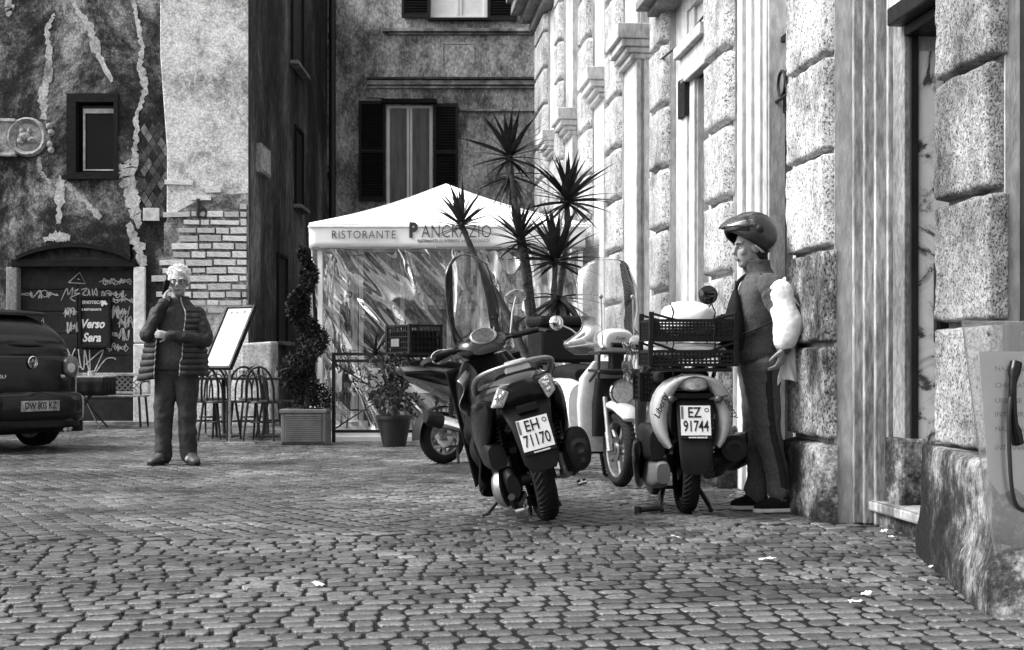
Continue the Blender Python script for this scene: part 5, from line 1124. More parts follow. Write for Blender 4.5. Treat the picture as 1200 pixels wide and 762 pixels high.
m = MB(); bodyloft(m, [(-.35, .66, .08, .08, 2.4), (-.22, .63, .19, .17, 2.6), (.05, .60, .225, .21, 2.8), (.32, .58, .20, .22, 3), (.44, .56, .16, .20, 3)], 28); m.build('body', 'scooter_white', s3, smooth=60)
m = MB(); bodyloft(m, [(.40, .27, .19, .05, 3), (.84, .27, .20, .05, 3)]); m.build('floor_board', 'black_plastic', s3, smooth=50)
m = MB(); bodyloft(m, [(-.2, .84, .14, .05, 3), (.1, .85, .15, .06, 3), (.42, .82, .10, .05, 2.6)]); m.build('seat', 'fabric_black', s3, smooth=60)
m = MB(); bodyloft(m, [(-.2, .26, .05, .09, 2.6, .14), (.1, .26, .06, .12, 2.6, .14), (.45, .26, .04, .09, 2.6, .12)]); bodyloft(m, [(-.2, .30, .06, .08, 2.4, -.17), (.2, .28, .06, .08, 2.4, -.17)]); m.build('engine', 'black_plastic', s3, smooth=50)
m = MB()
for sx in (-1, 1): m.tube([(sx*.12, .40, .22), (sx*.17, .36, .02)], .016, 8); m.tube([(sx*.17, .36, .02), (sx*.25, .34, .014)], .016, 8)
m.build('centre_stand', 'iron_black', s3, smooth=60)
m = MB(); m.bx(-.24, .24, -.50, -.08, .92, 1.22); bx3 = m.build('top_box', 'black_plastic', s3, bev=.03)
m = MB(); m.bx(-.25, .25, -.51, -.07, 1.225, 1.31); m.build('lid', 'black_plastic', bx3, bev=.03)
m = MB()
for x in (-.15, .15): m.tube([(x, -.45, .915), (x, .0, .90), (x, -.12, .78)], .012, 8)
m.build('rear_rack', 'iron_black', s3)
# ---------------------------------------------------------------- scooter behind, side-on
hd = Vector((.80, .60))
s4 = thing('motor_scooter', 'grey scooter with silver exhaust and tail crate, behind the leaning scooter', 'scooter', (-.63, 13.04, 0), (0, RAD(-4), math.atan2(-hd.x, hd.y)), 'scooters parked by the tent')
wheel(s4, 0, .235, .115, rim='alloy'); wheel(s4, 1.30, .235, .10, rim='alloy')
m = MB(); bodyloft(m, [(-.44, .86, .03, .025, 2.2), (-.34, .83, .10, .06, 2.4), (-.15, .79, .16, .11, 2.6), (.15, .72, .19, .16, 2.8), (.45, .62, .18, .17, 2.8), (.62, .52, .15, .15, 2.8)], 26); m.build('tail_fairing', 'grey_paint', s4, smooth=60)
for sx in (-1, 1):
    m = MB(); bodyloft(m, [(-.42, .82, .012, .02, 2.2, sx*.07), (-.20, .79, .02, .055, 2.2, sx*.15), (.15, .73, .02, .07, 2.2, sx*.185), (.4, .66, .015, .05, 2.2, sx*.18)], 14); m.build('side_panel', 'black_gloss', s4, smooth=60)
m = MB(); bodyloft(m, [(-.42, .835, .045, .03, 2.2), (-.45, .86, .04, .03, 2.2), (-.47, .87, .02, .02, 2)]); m.build('tail_light', 'lens_dark', s4, smooth=60)
m = MB(); bodyloft(m, [(-.25, .91, .11, .03, 2.6), (.0, .90, .14, .045, 2.8), (.4, .84, .13, .06, 2.8), (.66, .80, .08, .05, 2.4)]); m.build('seat', 'fabric_black', s4, smooth=60)
m = MB(); m.loft([ring((0, -.285*math.sin(t), .235+.285*math.cos(t)), (1, 0, 0), (0, -math.sin(t), math.cos(t)), .07, .008, 4, 16) for t in [RAD(-10+13*i) for i in range(9)]]); m.build('rear_mudguard', 'black_plastic', s4, smooth=60)
m = MB(); rings = []
for y, z, w_, h_ in ((.30, .26, .03, .03), (.18, .30, .05, .05), (.10, .325, .055, .06), (-.22, .40, .06, .066), (-.26, .41, .05, .055)): rings.append(ring((.19, y, z), (1, 0, 0), (0, .15, 1), w_, h_, 2.1, 20))
m.loft(rings); ex = m.build('exhaust', 'chrome', s4, smooth=55)
m = MB(); rings = [ring((.19, y, z), (1, 0, 0), (0, .15, 1), w_, h_, 2.1, 20) for y, z, w_, h_ in ((-.14, .385, .066, .072), (-.27, .415, .062, .068), (-.30, .42, .04, .045))]; m.loft(rings); m.build('end_cap', 'black_plastic', ex, smooth=50)
spring(s4, (.13, .05, .62), (.13, .0, .28)); 
m = MB(); bodyloft(m, [(-.1, .25, .04, .08, 2.6, -.14), (.3, .26, .06, .11, 2.6, -.14), (.55, .28, .04, .09, 2.6, -.12)]); m.tube([(-.12, 0, .235), (.12, 0, .235)], .03, 10); m.build('engine', 'alloy', s4, smooth=50)
m = MB(); bodyloft(m, [(.55, .28, .17, .06, 3), (.95, .30, .18, .06, 3)]); m.build('floor_board', 'black_plastic', s4, smooth=50)
m = MB(); rings = []
for z, y, w_, d_ in ((.26, 1.00, .16, .05), (.5, 1.04, .22, .06), (.8, 1.02, .22, .06), (.98, .96, .12, .07)): rings.append(ring((0, y, z), (1, 0, 0), (0, 1, 0), w_, d_, 2.8, 24))
m.loft(rings); m.build('leg_shield', 'grey_paint', s4, smooth=55)
m = MB()
for x in (-.06, .06): m.tube([(x, 1.30, .235), (x, 1.08, .62)], .018, 8)
m.tube([(-.34, .80, 1.02), (-.12, .92, 1.0), (.12, .92, 1.0), (.34, .80, 1.02)], .013, 8); m.build('fork', 'alloy', s4, smooth=60)
m = MB(); bodyloft(m, [(.84, 1.0, .09, .04, 2.4), (.93, 1.02, .14, .07, 2.4), (1.06, .98, .10, .08, 2.4)]); m.build('handlebar_cowl', 'black_plastic', s4, smooth=55)
m = MB(); m.tube(sm3([(0, 1.12, .42), (0, 1.2, .50), (0, 1.35, .50), (0, 1.46, .42)]), [.04]+[.06]*14+[.03], 12, True, .45); m.build('front_mudguard', 'grey_paint', s4, smooth=60)
grip(s4, (.2, .87, 1.01), (.35, .80, 1.02)); grip(s4, (-.2, .87, 1.01), (-.35, .80, 1.02))
m = MB(); m.tube([(.12, .08, .16), (.17, .05, .0)], .014, 8); m.tube([(-.12, .08, .16), (-.17, .05, .0)], .014, 8); m.tube([(-.13, .08, .15), (.13, .08, .15)], .012, 8); m.build('centre_stand', 'iron_black', s4)
m = MB()
for x in (-.12, 0, .12): m.tube([(x, -.48, 1.0), (x, -.02, .99)], .012, 8)
for x in (-.1, .1): m.tube([(x, -.28, .99), (x, -.22, .86)], .012, 8)
m.build('rack', 'iron_black', s4)
bodyR = s4.matrix_basis
cr4 = thing('plastic_crate', 'black open crate on the tail rack of the scooter with silver exhaust', 'crate', (bodyR @ Vector((0, -.28, 1.01))), (0, 0, s4.rotation_euler[2]))
crate(cr4, -.19, .19, -.16, .17, 0, .26, 12, 5, .05)
m = MB(); m.bx(-.10, .03, -.176, -.166, .06, .13); m.build('sticker', 'pot_grey', cr4)
m = MB(); m.bx(-.17, .17, -.14, .15, .01, .20); m.build('liner', 'fabric_black', cr4)
# ================================================================ parked car
hd = Vector((-.88, .475))
car = thing('parked_car', 'dark hatchback parked by the graffiti door, seen from its rear corner', 'car', (-5.0, 14.85, 0), (0, 0, math.atan2(-hd.x, hd.y)))
m = MB(); bodyloft(m, [(.02, .74, .54, .22, 4), (.05, .72, .64, .28, 4.5), (.13, .70, .74, .34, 5), (.30, .69, .82, .37, 5), (.6, .68, .865, .38, 5), (2, .66, .88, .37, 5), (3.1, .64, .87, .35, 5), (3.9, .58, .80, .26, 4), (4.18, .5, .66, .14, 3.5)], 36); bd = m.build('body', 'black_gloss', car, smooth=45)
m = MB(); bodyloft(m, [(.08, 1.03, .56, .07, 4), (.20, 1.10, .63, .14, 4), (.38, 1.17, .655, .21, 4), (.62, 1.23, .66, .245, 4), (1.3, 1.25, .655, .25, 4), (2.2, 1.22, .65, .25, 4), (2.7, 1.13, .66, .16, 4), (3.1, 1.0, .68, .04, 4)], 36); cb_ = m.build('cabin', 'black_gloss', car, smooth=50)
def rg_(u, v):
    a = (u-.5)*2; x = a*(.50-.02*v); y = .085+.40*v+.09*a*a-.012; z = 1.085+.30*v-.01*a*a; return (x, y-.012, z+.018)
m = MB(); m.grid(rg_, 16, 10); m.build('rear_window', 'glass_dark', cb_, smooth=180, solid=.006)
for sx in (-1, 1):
    m = MB(); m.grid(lambda u, v: (sx*(.668-.02*v+.012), .75+1.75*u-.12*v, 1.05+.32*v), 8, 4); m.build('side_window', 'glass_dark', cb_, smooth=180, solid=.006)
m = MB(); bodyloft(m, [(.40, 1.445, .60, .012, 3), (.48, 1.465, .63, .022, 3), (.64, 1.48, .63, .02, 3)], 24); m.build('spoiler', 'black_gloss', cb_, smooth=50)
m = MB(); m.tube([(.0, .14, 1.10), (.12, .16, 1.12), (.30, .20, 1.14)], .010, 6); m.build('wiper', 'rubber', cb_)
m = MB(); bodyloft(m, [(-.10, .46, .50, .10, 5), (-.06, .45, .63, .17, 5), (.04, .44, .76, .19, 5), (.22, .44, .845, .185, 5), (.4, .44, .875, .18, 5)], 36); bp = m.build('bumper', 'black_gloss', car, smooth=50)
m = MB(); bodyloft(m, [(-.08, .30, .48, .05, 4), (-.03, .28, .62, .07, 4), (.1, .27, .76, .07, 4), (.35, .26, .84, .07, 4)], 28); m.build('bumper_skirt', 'black_plastic', bp, smooth=50)
m = MB(); m.bx(-.32, .32, -.035, .10, .60, .61); m.build('hatch_seam', 'rubber', car)
for sx in (-1, 1):
    m = MB(); bodyloft(m, [(.0, .88, .09, .09, 2.6, sx*.53), (.05, .88, .13, .12, 2.8, sx*.56), (.16, .88, .14, .125, 2.8, sx*.63)], 24); tl = m.build('tail_light', 'lens_dark', car, smooth=60)
    for dx, dz, r in ((0, .0, .055), (sx*.07, .03, .035)):
        m = MB(); m.lathe([(r, 0), (r*.9, .012), (r*.4, .018), (.001, .016)], 18, T(sx*.53+dx, .002+abs(dx)*.5, .87+dz) @ Matrix.Rotation(PI/2, 4, 'X')); m.build('lamp', 'lens', tl, smooth=50)
m = MB(); K = T(0, .012, .93) @ Matrix.Rotation(PI/2, 4, 'X'); m.lathe([(.064, 0), (.066, .01), (.058, .016), (.054, .008), (.05, 0)], 30, K, False)
for pl_ in ([(-.036, .034), (-.014, -.004), (0, .034)], [(0, .034), (.014, -.004), (.036, .034)], [(-.045, .012), (-.020, -.046), (0, -.006), (.020, -.046), (.045, .012)]): m.tube([K@Vector((a, b, .008)) for a, b in pl_], .006, 5)
m.build('badge', 'chrome', car, smooth=60)
words('GOLF', .05, 'chrome', car, T(-.42, .012, .78) @ FRONT, space=1.3, ext=.003); words('TDI', .04, 'chrome', car, T(.42, .012, .78) @ FRONT, ext=.003)
m = MB(); m.bx(-.26, .26, -.112, -.10, .42, .53); pt = m.build('license_plate', 'relief_stone', bp, bev=.003)
words('DW 803 KZ', .098, 'ink', pt, T(0, -.1125, .475) @ FRONT, sx=.85, offset=.0015)
m = MB(); m.tube([(.4, -.05, .22), (.4, .3, .22)], .03, 12); m.tube([(.47, -.05, .22), (.47, .3, .22)], .03, 12); m.build('exhaust', 'chrome', car, smooth=50)
for y in (.74, 3.3):
    for sx in (-1, 1):
        K = T(sx*.74, y, .31) @ AX; m = MB(); m.lathe([(.16, -.10), (.215, -.11), (.21, 0), (.215, .11), (.16, .10)], 30, K, False); m.lathe([(.001, -.03), (.06, -.05), (.06, .05), (.001, .03)], 14, K)
        for i in range(5): a = i*2*PI/5; m.tube([K@Vector((.04*math.cos(a), .04*math.sin(a), sx*.06)), K@Vector((.2*math.cos(a), .2*math.sin(a), sx*.07))], .026, 6)
        wh = m.build('wheel', 'alloy', car, smooth=50); m = MB(); m.lathe([(.21, -.105), (.27, -.11), (.305, -.085), (.31, 0), (.305, .085), (.27, .11), (.21, .105), (.21, -.105)], 36, K, False); m.build('tyre', 'rubber', wh, smooth=50)
m = MB(); m.bx(-.80, .80, .1, 4.0, .18, .34); m.build('underbody', 'rubber', car)
# ================================================================ people
def chain(mb, pts, rs, n=14, flat=1.0, wr=0, seed=0, sub=6):
    P_ = sm3(pts, sub); R_ = []
    for i in range(len(pts)-1):
        for k in range(sub): R_.append(rs[i]*(1-k/sub)+rs[i+1]*k/sub)
    R_.append(rs[-1])
    if wr: R_ = [r*(1+wr*vn(i*.9+seed, seed*3)) for i, r in enumerate(R_)]
    mb.tube(P_, R_, n, True, flat); mb.ell(P_[0], (R_[0],)*3, 12, 8); mb.ell(P_[-1], (R_[-1],)*3, 12, 8)
def hand(mb, wrist, d, nrm, side, curl=.5, k=1.0, spread=.05):
    wrist, d = Vector(wrist), Vector(d).normalized(); nrm = Vector(nrm); nrm = (nrm-d*nrm.dot(d)).normalized(); s_ = d.cross(nrm)*side
    mb.loft([ring(wrist+d*y*k, s_, nrm, w_*k, t_*k, 2.5, 14) for y, w_, t_ in ((-.01, .026, .020), (.02, .033, .018), (.055, .041, .016), (.088, .040, .013))])
    for i, L in enumerate((.074, .083, .077, .060)):
        b = wrist+d*(.083-.004*abs(i-1.2))*k+s_*(.030-.020*i)*k; dd = (d+s_*spread*(1.5-i)).normalized(); pts = [b]; 
        for j, f in enumerate((.45, .32, .23)):
            a = curl*(.55+.35*j)+.05*i; dd = (dd*math.cos(a)+nrm*math.sin(a)).normalized(); pts.append(pts[-1]+dd*L*f*k)
        mb.tube(pts, [.0098*k, .0092*k, .0085*k, .0068*k], 8); mb.ell(pts[-1], (.007*k,)*3, 8, 6)
    b = wrist+d*.022*k+s_*.026*k; dd = (d*.62+s_*.72+nrm*.3).normalized(); p1 = b+dd*.042*k; dd2 = (dd*.7+d*.5+nrm*.25*(curl+.4)).normalized(); p2 = p1+dd2*.032*k
    mb.tube([b, p1, p2, p2+dd2*.02*k], [.015*k, .0115*k, .010*k, .007*k], 8); mb.ell(p2+dd2*.02*k, (.008*k,)*3, 8, 6)
def head(mb, c, f, k=1.0):                 # c = middle of the head, f = facing direction
    f = Vector(f).normalized(); r = f.cross(Vector((0, 0, 1))).normalized(); u = r.cross(f); R = Matrix((r, f, u)).transposed()
    def e(x, y, z, rx, ry, rz): mb.ell(Vector(c)+R@Vector((x, y, z))*k, (rx*k, ry*k, rz*k), 16, 11, R)
    e(0, -.012, .035, .076, .094, .088); e(0, .022, -.045, .060, .068, .072); e(0, .052, -.095, .034, .032, .026); e(0, .066, .034, .060, .022, .016)
    mb.tube([Vector(c)+R@Vector((0, y, z))*k for y, z in ((.082, .025), (.098, -.005), (.108, -.022), (.090, -.034))], [.010*k, .013*k, .017*k, .012*k], 10)
    for s_ in (-1, 1): e(s_*.076, -.012, -.008, .012, .024, .033); e(s_*.040, .062, -.022, .026, .022, .024)
    e(0, .078, -.062, .026, .016, .012)
    def at(x, y, z): return Vector(c)+R@Vector((x, y, z))*k
    return at, R
def eyes(at, R, parent, k=1.0):
    for s_ in (-1, 1):
        m = MB(); m.ell(at(s_*.032, .073, .004), (.011*k, .008*k, .0045*k), 12, 8, R); e = m.build('eye', 'eye_white', parent, smooth=180)
        m = MB(); m.ell(at(s_*.032, .081, .004), (.006*k, .004*k, .006*k), 10, 6, R); m.build('iris', 'ink', e, smooth=180)
        m = MB(); m.tube([at(s_*.014, .090, .026), at(s_*.034, .089, .032), at(s_*.054, .076, .026)], [.004, .005, .003], 6); m.build('eyebrow', 'hair_white' if k < 1.02 else 'hair_dark', parent)
    m = MB(); m.tube([at(-.024, .088, -.061), at(0, .097, -.059), at(.024, .088, -.061)], [.003, .006, .003], 8); m.tube([at(-.02, .088, -.068), at(0, .096, -.069), at(.02, .088, -.068)], [.003, .006, .003], 8); m.build('lips', 'lip', parent, smooth=60)
def shoe(name, mt, parent, heel, toe, sole='rubber', k=1.0, ankle=None):
    heel, toe = Vector(heel), Vector(toe); d = (toe-heel); L = d.length; d.normalize(); s_ = Vector((-d.y, d.x, 0)); u = Vector((0, 0, 1))
    m = MB(); m.loft([ring(heel+d*L*t+u*z, s_, u, w_*k, h_*k, 2.6, 18) for t, z, w_, h_ in ((0, .052, .028, .035), (.06, .060, .036, .05), (.22, .068, .040, .06), (.42, .062, .044, .052), (.65, .047, .049, .034), (.85, .040, .046, .026), (.97, .034, .028, .018), (1.0, .03, .012, .008))])
    o = m.build(name, mt, parent, smooth=180)
    m = MB(); m.loft([ring(heel+d*L*t, s_, d, w_*k*1.0, .002, 2, 4) for t, w_ in ((0, .03),)], False) if False else None
    pts = [(t, w_) for t, w_ in ((-.02, .022), (.05, .036), (.25, .040), (.45, .044), (.68, .052), (.87, .048), (1.0, .026), (1.03, .006))]
    poly = [heel+d*L*t+s_*w_*k for t, w_ in pts]+[heel+d*L*t-s_*w_*k for t, w_ in pts[::-1]]
    n = len(poly); b = [Vector((p.x, p.y, heel.z+.002)) for p in poly]; t_ = [Vector((p.x, p.y, heel.z+.026)) for p in poly]
    m.add(b+t_, [tuple(range(n))[::-1], tuple(range(n, 2*n))]+[(i, (i+1) % n, n+(i+1) % n, n+i) for i in range(n)]); m.build('sole', sole, o, bev=.005)
    return o
# ---------------------------------------------------------------- man on the phone
MX, MY = P(207, 0, 12.95).x, 12.95
m = MB(); C_ = (.02, -.01, 1.655)
at, R = head(m, C_, (.12, -1, -.06), 1.05)
m.tube([(0, .02, 1.40), (.01, .01, 1.50), (.02, .0, 1.60)], [.07, .058, .056], 14)
m.loft([ring((0, .01, z), (1, 0, 0), (0, 1, 0), w_, d_, 2.5, 18) for z, w_, d_ in ((.85, .16, .11), (1.0, .16, .12), (1.2, .17, .12), (1.36, .18, .11), (1.43, .10, .08))])
shR, elR, wrR = (-.175, .01, 1.365), (-.235, -.13, 1.165), (-.085, -.165, 1.45)
shL, elL, wrL = (.19, .01, 1.36), (.275, -.07, 1.125), (.0, -.235, 1.165)
for a, b, c in ((shR, elR, wrR), (shL, elL, wrL)): chain(m, [a, b, c], [.055, .045, .03], 12)
hand(m, (-.078, -.165, 1.47), (.15, .25, 1), (.9, .4, -.1), 1, .55, .95)
hand(m, (-.02, -.235, 1.168), (-1, .05, .08), (0, 1, .25), 1, .5, .95)
for s_, kx in ((-1, -.115), (1, .10)): chain(m, [(s_*.09, .01, .88), (kx, -.01, .48), (kx+s_*.01, .03, .08)], [.085, .055, .04], 12); m.ell((kx+s_*.02, -.03, .05), (.035, .08, .035))
man = m.build('person', 'skin', None, rem=.0065); man.location = (MX, MY, .0)
tag(man, 'person with white hair and glasses in dark quilted jacket, phoning with one arm folded', 'person')
eyes(at, R, man, 1.01)
m = MB(); rnd = random.Random(2)
m.ell(at(0, -.030, .062), (.088, .098, .078), 20, 12, R); m.ell(at(0, -.062, .0), (.086, .068, .072), 18, 10, R)
for s_ in (-1, 1): m.ell(at(s_*.074, -.03, .025), (.022, .05, .05), 12, 8, R)
for k in range(420):
    a = rnd.uniform(0, 2*PI); e_ = rnd.uniform(.05, 1.35); q = Vector((math.cos(a)*math.cos(e_), math.sin(a)*math.cos(e_)-.30, math.sin(e_)))
    b = at(q.x*.086, q.y*.095-.005, .055+q.z*.085); c = b+R@(Vector((q.x, q.y-.1, q.z*.7))*.022+Vector((rnd.uniform(-.012, .012), rnd.uniform(-.012, .012), rnd.uniform(-.006, .012))))
    m.tube([b, b.lerp(c, .5)+Vector((0, 0, .002)), c], [.0035, .003, .001], 4)
m.build('hair', 'hair_white', man, smooth=180)
m = MB()
for s_ in (-1, 1):
    m.tube([at(s_*.035+.028*math.cos(t), .098-.006*abs(math.cos(t)), .004+.022*math.sin(t)) for t in [2*PI*i/16 for i in range(17)]], .0032, 5); m.tube([at(s_*.062, .094, .010), at(s_*.078, .03, .012), at(s_*.082, -.02, .004)], .003, 5)
m.tube([at(-.008, .102, .008), at(.008, .102, .008)], .003, 5); m.build('glasses', 'ink', man, smooth=60)
# sweater, quilted jacket, trousers, shoes
m = MB(); m.loft([ring((.01, .0, z), (1, 0, 0), (0, 1, 0), w_, d_, 2.5, 30) for z, w_, d_ in ((.86, .20, .15), (.95, .205, .158), (1.1, .20, .155), (1.25, .195, .145), (1.36, .185, .125), (1.43, .12, .09), (1.49, .068, .068), (1.515, .066, .066))]); m.build('sweater', 'knit', man, smooth=180)
def jk(z):
    T_ = ((.80, .300, .195, -.035), (.90, .285, .192, -.025), (1.05, .262, .185, -.012), (1.2, .245, .172, 0), (1.32, .235, .150, .005), (1.395, .20, .118, .008), (1.44, .135, .098, .01), (1.49, .092, .090, .012), (1.53, .090, .088, .014))
    for a, b in zip(T_, T_[1:]):
        if a[0] <= z <= b[0]: t = (z-a[0])/(b[0]-a[0]); return [a[i]*(1-t)+b[i]*t for i in range(4)]
m = MB(); rings = []; N = 92; zs = [.805+(1.525-.805)*i/110 for i in range(111)]
for z in zs:
    z, w_, d_, cx = jk(z); q = .016*abs(math.sin(PI*(z-.80)/.052))**.6 if z < 1.40 else 0; rg = []
    g0 = .34+.10*max(0, (z-1.15)/.35)-.06*(z < .95); g1 = .12+.22*max(0, (z-.8)/.6)
    a0 = 1.5*PI+g0; a1 = 1.5*PI-.22-g1+2*PI
    for i in range(N):
        a = a0+(a1-a0)*i/(N-1); ca, sa = math.cos(a), math.sin(a); k_ = 2/2.4
        o_ = q-.010*(1 if abs(math.sin(a*1.0)) < .04 else 0)+.010*vn(ca*3, sa*3, z*6)
        dz = -.05*max(0, -ca)*max(0, (1.0-z)/.2) 
        rg.append(Vector((cx+(w_+o_)*math.copysign(abs(ca)**k_, ca), (d_+o_)*math.copysign(abs(sa)**k_, sa), z+dz)))
    rings.append(rg)
m.loft(rings, False, False); jkt = m.build('jacket', 'jacket_dark', man, smooth=180, solid=.016)
m = MB()
for e_ in (0, -1): m.tube([r[e_]+Vector((0, -.006, 0)) for r in rings[::4]], .006, 6)
m.build('zip', 'alloy', jkt)
for (a, b, c, sd) in ((shR, elR, wrR, 1), (shL, elL, wrL, 4)):
    m = MB(); a_, b_, c_ = Vector(a), Vector(b), Vector(c)
    chain(m, [a_+Vector((0, .0, -.0)), a_.lerp(b_, .5)+Vector((.02 if a[0] < 0 else -.0, -.01, 0)), b_, b_.lerp(c_, .5), c_], [.078, .076, .070, .062, .050], 18, 1, .04, sd, 9); m.build('sleeve', 'jacket_dark', jkt, rem=.007, disp=.026, dsc=.07)
m = MB(); m.ell((0, .0, .86), (.185, .135, .12), 20, 10)
for s_, kx in ((-1, -.115), (1, .10)): chain(m, [(s_*.085, .0, .86), (s_*.098, -.005, .68), (kx, -.02, .48), (kx+s_*.006, .0, .26), (kx+s_*.01, .015, .075)], [.118, .104, .086, .080, .078], 20, 1, .03, s_+7, 10)
m.build('trousers', 'jean_dark', man, rem=.008, disp=.030, dsc=.10)
shoe('shoe', 'shoe_leather', man, (-.105, .06, .0), (-.20, -.19, .0)); shoe('shoe', 'shoe_leather', man, (.10, .06, .0), (.22, -.18, .0))
m = MB(); K = T(MX-.068, MY-.118, 1.60) @ Matrix.Rotation(RAD(14), 4, 'Y') @ Matrix.Rotation(RAD(62), 4, 'Z'); m.M = K; m.bx(-.034, .034, -.004, .004, -.07, .07); tag(m.build('mobile_phone', 'black_gloss', None, bev=.004), 'dark mobile phone held to the ear of the white-haired person', 'phone')
# ---------------------------------------------------------------- helmeted rider beside the delivery scooter
RX, RY = P(896, 0, 8.80).x, 8.80
m = MB(); at, R = head(m, (-.095, -.01, 1.625), (-1, -.22, -.10), 1.0)
m.tube([(-.03, 0, 1.42), (-.05, 0, 1.50), (-.08, 0, 1.58)], [.07, .056, .054], 14)
m.loft([ring((cx, 0, z), (1, 0, 0), (0, 1, 0), w_, d_, 2.5, 18) for z, cx, w_, d_ in ((.85, -.03, .11, .14), (1.05, -.05, .10, .13), (1.3, -.03, .10, .15), (1.42, -.01, .08, .12))])
aL = [(.005, -.175, 1.385), (.095, -.215, 1.16), (.075, -.235, 1.00)]; aR = [(.0, .175, 1.385), (.06, .22, 1.14), (-.06, .22, 1.0)]
for q in (aL, aR): chain(m, q, [.05, .042, .028], 12)
hand(m, (.073, -.238, 1.0), (-.22, -.05, -1), (-.8, .5, .1), -1, .8, 1.08); hand(m, (-.07, .22, .99), (-.3, 0, -1), (-.5, -.8, 0), 1, .6, .95)
for y, kx, fx in ((-.08, .0, .09), (.085, -.045, -.03)): chain(m, [(-.03, y, .88), (kx, y, .48), (fx, y, .08)], [.085, .055, .04], 12); m.ell((fx-.05, y, .05), (.08, .035, .035))
rider = m.build('person', 'skin', None, rem=.0065); rider.location = (RX, RY, 0)
tag(rider, 'person in raised-visor helmet and grey tracksuit, white cloth over the arm, beside the crates', 'person')
eyes(at, R, rider, 1.03)
m = MB(); m.ell(at(0, -.06, -.02), (.072, .055, .085), 14, 10, R); m.ell(at(0, -.07, -.075), (.055, .04, .06), 12, 8, R); m.build('hair', 'hair_dark', rider, smooth=180)
hc = Vector((-.082, -.005, 1.705)); Rf = math.atan2(-.22, -1)
def hel(az, el_, k=1.0):                   # az measured from the facing direction
    a = Rf+az; return hc+Vector((math.cos(a)*math.cos(el_)*.156*k, math.sin(a)*math.cos(el_)*.136*k, math.sin(el_)*.136*k))
def low(az): c = .5+.5*math.cos(az); return RAD(-54+64*c**1.6)
m = MB(); NA, NE = 48, 14; m.add([hel(2*PI*i/NA, low(2*PI*i/NA)+(RAD(89.5)-low(2*PI*i/NA))*j/NE) for j in range(NE+1) for i in range(NA)], [(j*NA+i, j*NA+(i+1) % NA, (j+1)*NA+(i+1) % NA, (j+1)*NA+i) for j in range(NE) for i in range(NA)]+[tuple(NE*NA+i for i in range(NA))])
hm = m.build('helmet', 'helmet_grey', rider, smooth=180, solid=.018)
m = MB(); m.tube([hel(2*PI*i/48, low(2*PI*i/48), 1.0) for i in range(49)], .010, 8); m.build('edge_trim', 'ink', hm, smooth=180)
m = MB(); az = [RAD(72+i*9) for i in range(15)]; m.grid(lambda u, v: hel(RAD(80+125*u), low(RAD(80+125*u))-.02-.17*v*math.sin(PI*(.15+.8*u)), .97-.05*v), 20, 5); m.build('neck_roll', 'white_cloth', hm, smooth=180, solid=.02)
m = MB(); m.grid(lambda u, v: hel(RAD(-78+156*u), RAD(12)+RAD(42)*v+.22*(1-math.cos(RAD(-78+156*u)))*.6, 1.06+.30*math.cos(RAD(-78+156*u))**2*(1-v)), 24, 10); m.build('visor', 'acrylic', hm, smooth=180, solid=.003)
m = MB(); m.grid(lambda u, v: hel(RAD(-65+130*u), RAD(6)+RAD(16)*v, 1.04+.03*(1-v)), 20, 4); m.build('brow_trim', 'ink', hm, smooth=180, solid=.008)
for s_ in (-1, 1): m = MB(); m.ell(hel(s_*RAD(88), RAD(10), 1.05), (.026, .014, .026), 12, 8); m.build('visor_pivot', 'ink', hm, smooth=180)
def rk(z, a): return 1+.05*vn(math.cos(a)*2.2, math.sin(a)*2.2, z*9)+.03*vn(math.cos(a)*5, math.sin(a)*5, z*16)
m = MB(); rings = []
for i in range(46):
    z = .925+i*(1.545-.925)/45
    T_ = ((.925, -.045, .150, .165), (.97, -.045, .158, .175), (1.1, -.052, .148, .165), (1.25, -.045, .142, .175), (1.36, -.025, .128, .185), (1.42, -.02, .108, .165), (1.465, -.03, .078, .095), (1.51, -.05, .078, .082), (1.546, -.058, .082, .082))
    for a, b in zip(T_, T_[1:]):
        if a[0] <= z <= b[0]+1e-6: t = (z-a[0])/(b[0]-a[0]); cx, w_, d_ = [a[k]*(1-t)+b[k]*t for k in (1, 2, 3)]; break
    rg = ring((0, 0, 0), (1, 0, 0), (0, 1, 0), w_, d_, 2.3, 40)
    rings.append([Vector((cx, 0, z))+p*rk(z, math.atan2(p.y, p.x)) for p in rg])
m.loft(rings, False); jk_ = m.build('jacket', 'fleece', rider, smooth=180, solid=.012, disp=.03, dsc=.12)
for q, sd in ((aL, 2), (aR, 5)):
    a, b, c = [Vector(p) for p in q]; m = MB(); chain(m, [a+Vector((-.0, .02 if a.y < 0 else -.02, -.01)), a.lerp(b, .5), b, b.lerp(c, .6), c], [.088, .076, .066, .056, .046], 18, 1, .08, sd, 8); m.build('sleeve', 'fleece', jk_, rem=.007, disp=.02, dsc=.07)
m = MB(); m.tube([(-.04, -.125, 1.46), (.03, -.20, 1.42), (.05, -.245, 1.34)], .010, 6); m.tube([(-.185, -.045, 1.42), (-.205, -.05, 1.2), (-.215, -.05, .97)], .005, 5); m.build('piping', 'ink', jk_)
